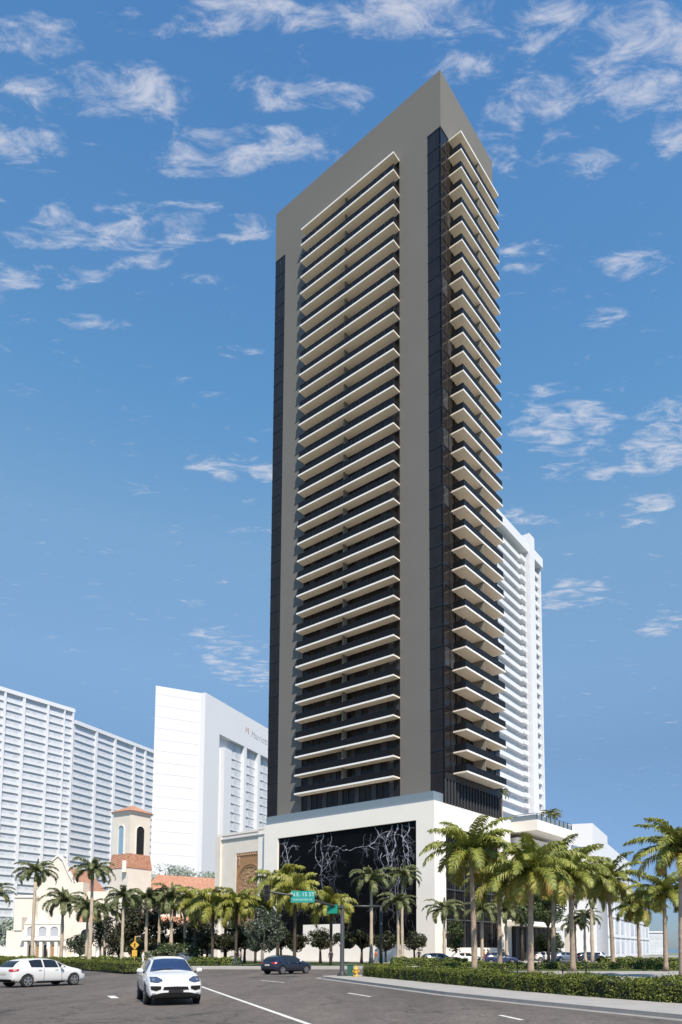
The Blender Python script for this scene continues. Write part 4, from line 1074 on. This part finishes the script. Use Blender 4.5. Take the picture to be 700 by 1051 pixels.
# ---------------------------------------------------------------- cars
def boxcyl(m,c,r,hw,n=20,axis='y'):
    m.tube([(c[0],c[1]-hw,c[2]),(c[0],c[1]+hw,c[2])],r,n)
def make_car(root,paint,st,wb,fr_ov,r_w,half,detail):
    """lofted car: st = list of (x, zbot, zbelt, ztop, wbelt, wtop); x forward from the rear bumper"""
    me=bpy.data.meshes.new('body'); bm=bmesh.new(); rings=[]
    for (x,zb,zl,zt,wl,wt) in st:
        dz=zl-zb
        pts=[(0,zb),(wl*.80,zb),(wl*.95,zb+dz*.10),(wl*1.0,zb+dz*.35),(wl*1.0,zb+dz*.70),(wl*.965,zl),(wt+(wl*.96-wt)*.12,zl+(zt-zl)*.80),(wt*.90,zt-(zt-zl)*.05),(wt*.5,zt),(0,zt+.005)]
        rings.append([bm.verts.new((x,y,z)) for y,z in pts]+[bm.verts.new((x,-y,z)) for y,z in reversed(pts[1:-1])])
    for a,b in zip(rings,rings[1:]):
        n=len(a)
        for i in range(n): bm.faces.new((a[i],a[(i+1)%n],b[(i+1)%n],b[i]))
    bm.faces.new(list(reversed(rings[0]))); bm.faces.new(rings[-1])
    bmesh.ops.recalc_face_normals(bm,faces=bm.faces); bm.to_mesh(me); bm.free()
    o=bpy.data.objects.new('body',me); col.objects.link(o); me.materials.append(M[paint])
    md=o.modifiers.new('s','SUBSURF'); md.levels=2
    cut=MB(); wx=(fr_ov[1],fr_ov[1]+wb)
    for x in wx:
        for sg in (-1,1): boxcyl(cut,(x,sg*(half-.1),r_w),r_w+.055,.22,24)
    co=cut.build('cut','black'); bmc=bmesh.new(); bmc.from_mesh(co.data); bmesh.ops.recalc_face_normals(bmc,faces=bmc.faces); bmc.to_mesh(co.data); bmc.free()
    b=o.modifiers.new('b','BOOLEAN'); b.operation='DIFFERENCE'; b.object=co; b.solver='EXACT'
    dg=bpy.context.evaluated_depsgraph_get(); m2=bpy.data.meshes.new_from_object(o.evaluated_get(dg))
    bpy.data.objects.remove(co); o.modifiers.clear(); o.data=m2; m2.name='body'
    if len(m2.materials)<1: m2.materials.append(M[paint])
    m2.materials.clear(); m2.materials.append(M[paint])
    bb=bmesh.new(); bb.from_mesh(m2)
    for f in bb.faces: f.material_index=0; f.smooth=True
    tree_=BVHTree.FromBMesh(bb)
    bb.to_mesh(m2); bb.free()
    o.parent=root
    def patch(name,top,bot,axis,m,offs=.010,parent=None,nu=10,nv=5,side=1):
        """ruled patch between two polylines projected on the body along axis. points are (u,z)"""
        def lerp(pl,t):
            t*=len(pl)-1; i=min(int(t),len(pl)-2); f=t-i; return (pl[i][0]+(pl[i+1][0]-pl[i][0])*f,pl[i][1]+(pl[i+1][1]-pl[i][1])*f)
        mb=MB(); grid=[]
        for j in range(nv+1):
            row=[]
            for i in range(nu+1):
                a=lerp(top,i/nu); c=lerp(bot,i/nu); f=j/nv; u=a[0]+(c[0]-a[0])*f; z=a[1]+(c[1]-a[1])*f
                if axis=='y': org=Vector((u,side*3,z)); d=Vector((0,-side,0))
                elif axis=='x': org=Vector((8 if side>0 else -3,u,z)); d=Vector((-side,0,0))
                else: org=Vector((z,u,4)); d=Vector((0,0,-1))    # from above: (y,x)
                h,nr,_,_=tree_.ray_cast(org,d)
                row.append((h+nr*offs) if h else None)
            grid.append(row)
        for j in range(nv):
            for i in range(nu):
                q=[grid[j][i],grid[j+1][i],grid[j+1][i+1],grid[j][i+1]]
                if all(v is not None for v in q): mb.smooth=True; mb.face(q)
        return mb.build(name,m,parent or root)
    # wheels
    for k,x in enumerate(wx):
        for sg in (-1,1):
            wh=empty('wheel',(0,0,0),0,None,None); wh.parent=root
            for kk in ('label','category'): 
                if kk in wh: del wh[kk]
            wh.location=(x,sg*(half-.115),r_w)
            ty=MB(); ty.tube([(0,-.11,0),(0,-.095,0),(0,.095,0),(0,.11,0)],[r_w-.03,r_w,r_w,r_w-.03],24); ty.build('tyre','tyre',wh)
            rm=MB().use('rim'); rr_=r_w*.68; yo=sg*.112
            for s_ in range(5):
                a=s_*2*pi/5+.3
                for da in (-.13,.13):
                    c=Vector((cos(a+da)*rr_,0,sin(a+da)*rr_)); pd=Vector((-sin(a),0,cos(a)))*.028
                    rm.face([Vector((0,yo*1.12,0))-pd,Vector((0,yo*1.12,0))+pd,Vector((c.x,yo*1.05,c.z))+pd,Vector((c.x,yo*1.05,c.z))-pd])
            n=24
            for i in range(n):
                a0=2*pi*i/n;a1=2*pi*(i+1)/n
                rm.face([(cos(a0)*rr_*.9,yo*1.06,sin(a0)*rr_*.9),(cos(a0)*rr_*1.04,yo*1.06,sin(a0)*rr_*1.04),(cos(a1)*rr_*1.04,yo*1.06,sin(a1)*rr_*1.04),(cos(a1)*rr_*.9,yo*1.06,sin(a1)*rr_*.9)])
            rm.tube([(0,yo*1.02,0),(0,yo*1.16,0)],.055,10); rm.build('rim',None,wh)
    detail(patch,o)
    return o
# hatchback profile (x from rear, 4.28 long)
HATCH=[(0.0,.42,.62,.80,.66,.58),(.07,.30,.85,.98,.80,.62),(.22,.24,.95,1.16,.85,.62),(.50,.22,.98,1.38,.88,.60),(.95,.20,.98,1.455,.895,.60),(1.6,.18,.97,1.485,.90,.61),(2.2,.18,.955,1.46,.90,.60),(2.62,.18,.94,1.35,.90,.60),(3.05,.18,.92,1.10,.895,.64),(3.35,.18,.88,.985,.89,.70),(3.85,.20,.80,.90,.86,.68),(4.15,.24,.66,.76,.76,.60),(4.27,.34,.56,.62,.62,.50)]
def hatch_detail(patch,body):
    for sd_ in (-1,1):
        w1=patch('side_window',[(.92,1.36),(1.35,1.40),(1.62,1.40)],[(.98,1.02),(1.35,1.01),(1.62,1.005)],'y','cglass',.012,side=sd_)
        w2=patch('side_window',[(1.70,1.40),(2.2,1.385),(2.42,1.33)],[(1.70,1.0),(2.2,.99),(2.50,.985)],'y','cglass',.012,side=sd_)
        patch('side_window',[(2.50,1.29),(2.66,1.20),(2.86,1.08)],[(2.56,.985),(2.7,.98),(2.95,.975)],'y','cglass',.012,side=sd_,nu=6)
        patch('sill_trim',[(.9,.30),(3.1,.28)],[(.9,.2),(3.1,.2)],'y','plastic',.012,side=sd_)
        patch('tail_light',[(.06,.92),(.36,.95)],[(.06,.80),(.30,.84)],'y','red',.014,side=sd_,nu=5,nv=3)
        patch('headlight',[(3.85,.78),(4.1,.73)],[(3.9,.66),(4.15,.62)],'y','lamp',.014,side=sd_,nu=5,nv=3)
        for x in (1.35,2.28): patch('door_handle',[(x,.87),(x+.18,.87)],[(x,.845),(x+.18,.845)],'y','rim',.03,side=sd_,nu=2,nv=1)
        patch('door_seam',[(1.655,.97),(1.66,.3)],[(1.675,.97),(1.68,.3)],'y','black',.008,side=sd_,nu=8,nv=1)
        patch('door_seam',[(2.62,.95),(2.68,.3)],[(2.64,.95),(2.70,.3)],'y','black',.008,side=sd_,nu=8,nv=1)
        mr=MB(); mr.tube([(2.62,sd_*.93,1.0),(2.62,sd_*1.0,1.02),(2.60,sd_*1.06,1.02)],[.05,.09,.06],8); mr.build('wing_mirror','carw',body.parent)
    patch('rear_window',[(-.52,1.33),(.52,1.33)],[(-.62,1.03),(.62,1.03)],'x','cglass',.014,side=-1)
    patch('rear_bumper',[(-.80,.42),(.80,.42)],[(-.72,.28),(.72,.28)],'x','plastic',.014,side=-1)
    patch('number_plate',[(-.26,.78),(.26,.78)],[(-.26,.66),(.26,.66)],'x','plate',.02,side=-1,nu=4,nv=2)
    for s_ in (-1,1): patch('tail_light',[(s_*.42,.92),(s_*.80,.94)],[(s_*.46,.82),(s_*.80,.80)],'x','red',.016,side=-1,nu=5,nv=3)
    patch('windscreen',[(-.52,2.38),(.52,2.38)],[(-.70,3.0),(.70,3.0)],'z','cglass',.012)
    patch('grille',[(-.5,.55),(.5,.55)],[(-.6,.40),(.6,.40)],'x','plastic',.014,side=1)
def place_car(name,label,paint,rearx,reary,ang,detail=hatch_detail,st=HATCH,wb=2.62,ov=(0,.80),rw=.32,half=.90,group=None,xoff=0):
    r=empty(name,(rearx,reary,.006),ang,label,'car',group); make_car(r,paint,st,wb,ov,rw,half,detail); return r
def by_rear_wheel(name,label,paint,wheel_px,ang,wx=.80,half=.9,**k):
    x,y=G(*wheel_px); # near (right hand, -y side) rear wheel contact
    ox=x-(cos(ang)*wx+sin(ang)*half); oy=y-(sin(ang)*wx-cos(ang)*half)
    return place_car(name,label,paint,ox,oy,ang,**k)
by_rear_wheel('hatchback_car','white hatchback on the road at the far left seen from behind right','carw',(28.6,1013.6),radians(58))
by_rear_wheel('hatchback_car','dark navy hatchback on the road in front of the white base wall','card',(290.5,1000.3),radians(54))
# parked cars share meshes per paint
pc=by_rear_wheel('parked_car','grey blue parked car at the podium corner','carg',(441,991.5),radians(8),group='cars parked before the tower')
def park(src,px,py,ang,label,paint):
    o=copytree(src); x,y=G(px,py); o.location=(x,y,.006); o.rotation_euler=(0,0,radians(ang)); o['label']=label; o['group']='cars parked before the tower'
    for c in o.children:
        if c.name.startswith(('body','wing_mirror')):
            c.data=c.data.copy(); c.data.materials.clear(); c.data.materials.append(M[paint])
    return o
park(pc,463,989.6,6,'white parked car behind the leftmost coconut trunk','carw')
park(pc,496,990.0,4,'dark blue parked car before the white pier','carb')
park(pc,592,987.2,10,'dark car parked far behind the second hedge, right of the canopy column','card')
park(pc,612,986.6,60,'white car parked furthest right behind the second hedge','carw')
park(pc,548,986.8,5,'white car parked in the shade under the entrance canopy','carw')
park(pc,568,987.2,8,'grey car parked under the right part of the canopy','carg')
park(pc,186,991.0,-70,'grey blue car behind the white suv roof corner','carg')
# suv: x from rear; long 4.85
SUV=[(0.0,.55,.80,.95,.74,.64),(.08,.40,1.0,1.12,.88,.66),(.25,.34,1.08,1.36,.94,.66),(.60,.30,1.12,1.60,.965,.66),(1.1,.28,1.12,1.68,.97,.665),(1.8,.27,1.10,1.70,.97,.665),(2.5,.27,1.09,1.66,.97,.655),(2.95,.27,1.08,1.50,.97,.64),(3.40,.27,1.05,1.20,.965,.70),(3.75,.28,1.02,1.13,.96,.76),(4.3,.24,.96,1.06,.95,.76),(4.62,.22,.84,.93,.92,.72),(4.80,.22,.70,.80,.86,.66),(4.86,.30,.60,.68,.76,.56)]
def suv_detail(patch,body):
    root=body.parent
    patch('windscreen',[(-.56,1.565),(-.2,1.60),(.2,1.60),(.56,1.565)],[(-.76,1.14),(-.3,1.20),(.3,1.20),(.76,1.14)],'x','wscreen',.012,nu=16,nv=8)
    for s_ in (-1,1):
        patch('side_window',[(.85,1.52),(1.7,1.58),(1.85,1.58)],[(.8,1.16),(1.7,1.15),(1.85,1.15)],'y','cglass',.012,side=s_)
        patch('side_window',[(1.95,1.58),(2.5,1.55),(2.75,1.45)],[(1.95,1.14),(2.5,1.13),(3.1,1.13)],'y','cglass',.012,side=s_)
        hl=patch('headlight',[(s_*.46,.90),(s_*.62,.985),(s_*.84,.985)],[(s_*.44,.84),(s_*.62,.78),(s_*.84,.82)],'x','lamp',.016,nu=10,nv=6)
        patch('lamp_reflector',[(s_*.70,.915),(s_*.78,.915)],[(s_*.70,.855),(s_*.78,.855)],'x','lampw',.024,nu=4,nv=4,parent=hl)
        patch('air_intake',[(s_*.50,.68),(s_*.70,.685),(s_*.84,.68)],[(s_*.50,.58),(s_*.66,.52),(s_*.82,.56)],'x','plastic',.016,nu=8,nv=4)
        patch('fog_light',[(s_*.66,.44),(s_*.80,.44)],[(s_*.66,.40),(s_*.80,.40)],'x','rim',.018,nu=3,nv=2)
        mr=MB(); mr.use('plastic').tube([(3.0,s_*.90,1.10),(3.0,s_*1.0,1.13)],.035,6)
        mr.use('carw').tube([(2.99,s_*.97,1.16),(3.01,s_*1.0,1.16),(3.01,s_*1.14,1.17),(2.99,s_*1.18,1.16)],[.05,.105,.095,.03],10); mr.build('wing_mirror',None,root)
        patch('sill_trim',[(1.0,.42),(3.6,.42)],[(1.0,.29),(3.6,.29)],'y','plastic',.012,side=s_)
        for x in (1.6,2.55): patch('door_handle',[(x,1.0),(x+.2,1.0)],[(x,.97),(x+.2,.97)],'y','rim',.03,side=s_,nu=2,nv=1)
        patch('door_seam',[(1.9,1.1),(1.95,.45)],[(1.915,1.1),(1.965,.45)],'y','black',.008,side=s_,nu=8,nv=1)
        patch('bonnet_seam',[(s_*.60,3.45),(s_*.46,4.6)],[(s_*.613,3.45),(s_*.473,4.6)],'z','fadetext',.006,nu=10,nv=1)
    patch('grille',[(-.40,.655),(0,.665),(.40,.655)],[(-.44,.55),(0,.54),(.44,.55)],'x','plastic',.016,nu=14,nv=4)
    patch('lower_bumper',[(-.84,.36),(-.5,.45),(0,.475),(.5,.45),(.84,.36)],[(-.80,.25),(-.4,.235),(0,.23),(.4,.235),(.80,.25)],'x','plastic',.018,nu=18,nv=4)
    patch('number_plate',[(-.25,.535),(.25,.535)],[(-.25,.44),(.25,.44)],'x','black',.035,nu=5,nv=2)
    patch('emblem',[(-.035,.80),(.035,.80)],[(-.02,.73),(.02,.73)],'x','plate',.02,nu=3,nv=3)
    rl=MB()
    for s_ in (-1,1): rl.tube([(.8,s_*.60,1.66),(1.2,s_*.60,1.73),(2.2,s_*.60,1.72),(2.6,s_*.59,1.65)],.02,6)
    rl.build('roof_rails','rim',root)
    patch('wiper',[(-.5,1.185),(0,1.215)],[(-.5,1.20),(0,1.235)],'x','black',.03,nu=4,nv=1)
ang=radians(-90+24)
x,y=G(147.5,1031)   # front right-hand-side wheel outer contact (image left)
wxf=.92+2.9; half=.97
# the car's own -y side is at image left when it faces the camera
ox=x-(cos(ang)*wxf+sin(ang)*half); oy=y-(sin(ang)*wxf-cos(ang)*half)
place_car('suv_car','white suv facing the camera in the left middle of the road','carw',ox,oy,ang,detail=suv_detail,st=SUV,wb=2.9,ov=(0,.92),rw=.375,half=.97)

# ---------------------------------------------------------------- people
def person(x,y,z,face,label,shirt,trousers,stride=.22,seed=0,h=1.72):
    r=empty('person',(x,y,z),face,label,'person','people walking before the tower')
    k=h/1.72; me=bpy.data.meshes.new('figure')
    J=dict(pel=(0,0,.95),che=(0,.0,1.28),nec=(0,0,1.46),hea=(.02,0,1.60),top=(.01,0,1.70),
       hl=(0,.10,.90),kl=(stride*.6,.10,.50),al=(stride,.10,.08),tl=(stride+.16,.11,.03),
       hr=(0,-.10,.90),kr=(-stride*.2,-.10,.50),ar=(-stride,-.10,.10),tr=(-stride+.14,-.11,.03),
       sl=(0,.19,1.40),el=(-.10,.25,1.13),wl=(.02,.26,.90),gl=(.06,.25,.80),
       sr=(0,-.19,1.40),er=(.0,-.25,1.13),wr=(.16,-.25,.93),gr=(.22,-.24,.84))
    rad=dict(pel=.13,che=.14,nec=.06,hea=.095,top=.07,hl=.09,kl=.06,al=.045,tl=.035,hr=.09,kr=.06,ar=.045,tr=.035,sl=.06,el=.045,wl=.032,gl=.035,sr=.06,er=.045,wr=.032,gr=.035)
    E_=[('pel','che'),('che','nec'),('nec','hea'),('hea','top'),('pel','hl'),('hl','kl'),('kl','al'),('al','tl'),('pel','hr'),('hr','kr'),('kr','ar'),('ar','tr'),('che','sl'),('sl','el'),('el','wl'),('wl','gl'),('che','sr'),('sr','er'),('er','wr'),('wr','gr')]
    ks=list(J); me.from_pydata([tuple(c*k for c in J[a]) for a in ks],[(ks.index(a),ks.index(b)) for a,b in E_],[])
    o=bpy.data.objects.new('figure',me); col.objects.link(o)
    md=o.modifiers.new('s','SKIN'); sv=me.skin_vertices[0].data
    for i,a in enumerate(ks): sv[i].radius=(rad[a]*k,)*2
    sv[0].use_root=True
    o.modifiers.new('ss','SUBSURF').levels=1
    m2=bpy.data.meshes.new_from_object(o.evaluated_get(bpy.context.evaluated_depsgraph_get())); bpy.data.objects.remove(o)
    m2.materials.clear()
    for q in ('skin',shirt,trousers,'black'): m2.materials.append(M[q])
    for p in m2.polygons:
        c=p.center/k; p.use_smooth=True
        p.material_index = 3 if c.z<.1 else 2 if c.z<.96 and abs(c.y)<.21 else 1 if c.z<1.46 and (c.z>1.1 or abs(c.y)<.2) else 0
    b=bpy.data.objects.new('body',m2); col.objects.link(b); b.parent=r
    MB().tube([(-.03*k,0,1.57*k),(-.03*k,0,1.66*k),(-.02*k,0,1.73*k),(-.01*k,0,1.77*k)],[.085*k,.105*k,.085*k,.02*k],10).build('hair','hair',b)
    return r
for (px,Y,f,l,sh,trr) in [(247,77.6,0.3,'person in pale pink top walking on the lawn edge left of the navy car','cl_pink','cl_dark'),
    (242,78.2,2.9,'person in dark clothes beside the one in pale pink','cl_dark','cl_blue'),
    (339.5,80,1.8,'person in dark clothes just left of the signal pole','cl_dark','cl_dark'),
    (386,84,.4,'person in an orange top beside the second signal pole','cl_orange','cl_tan'),
    (430,90,1.2,'person in dark clothes at the white podium corner','cl_dark','cl_dark'),
    (497,92,3.0,'person in a reddish top before the podium right of the coconut trunk','cl_orange','cl_dark'),
    (501,92.5,.2,'person in black beside the one in reddish top','cl_dark','cl_dark'),
    (517,92,.2,'person in dark clothes at the white pier','cl_dark','cl_blue'),
    (48,122,.5,'person at the church entrance in dark clothes','cl_dark','cl_dark'),
    (147,71,.5,'person in white cap and shirt behind the white suv roof','cl_white','cl_white')]:
    x,y,_=A(px,980,Y); person(x,y,.11,f,l,sh,trr)

scn.render.engine='CYCLES'
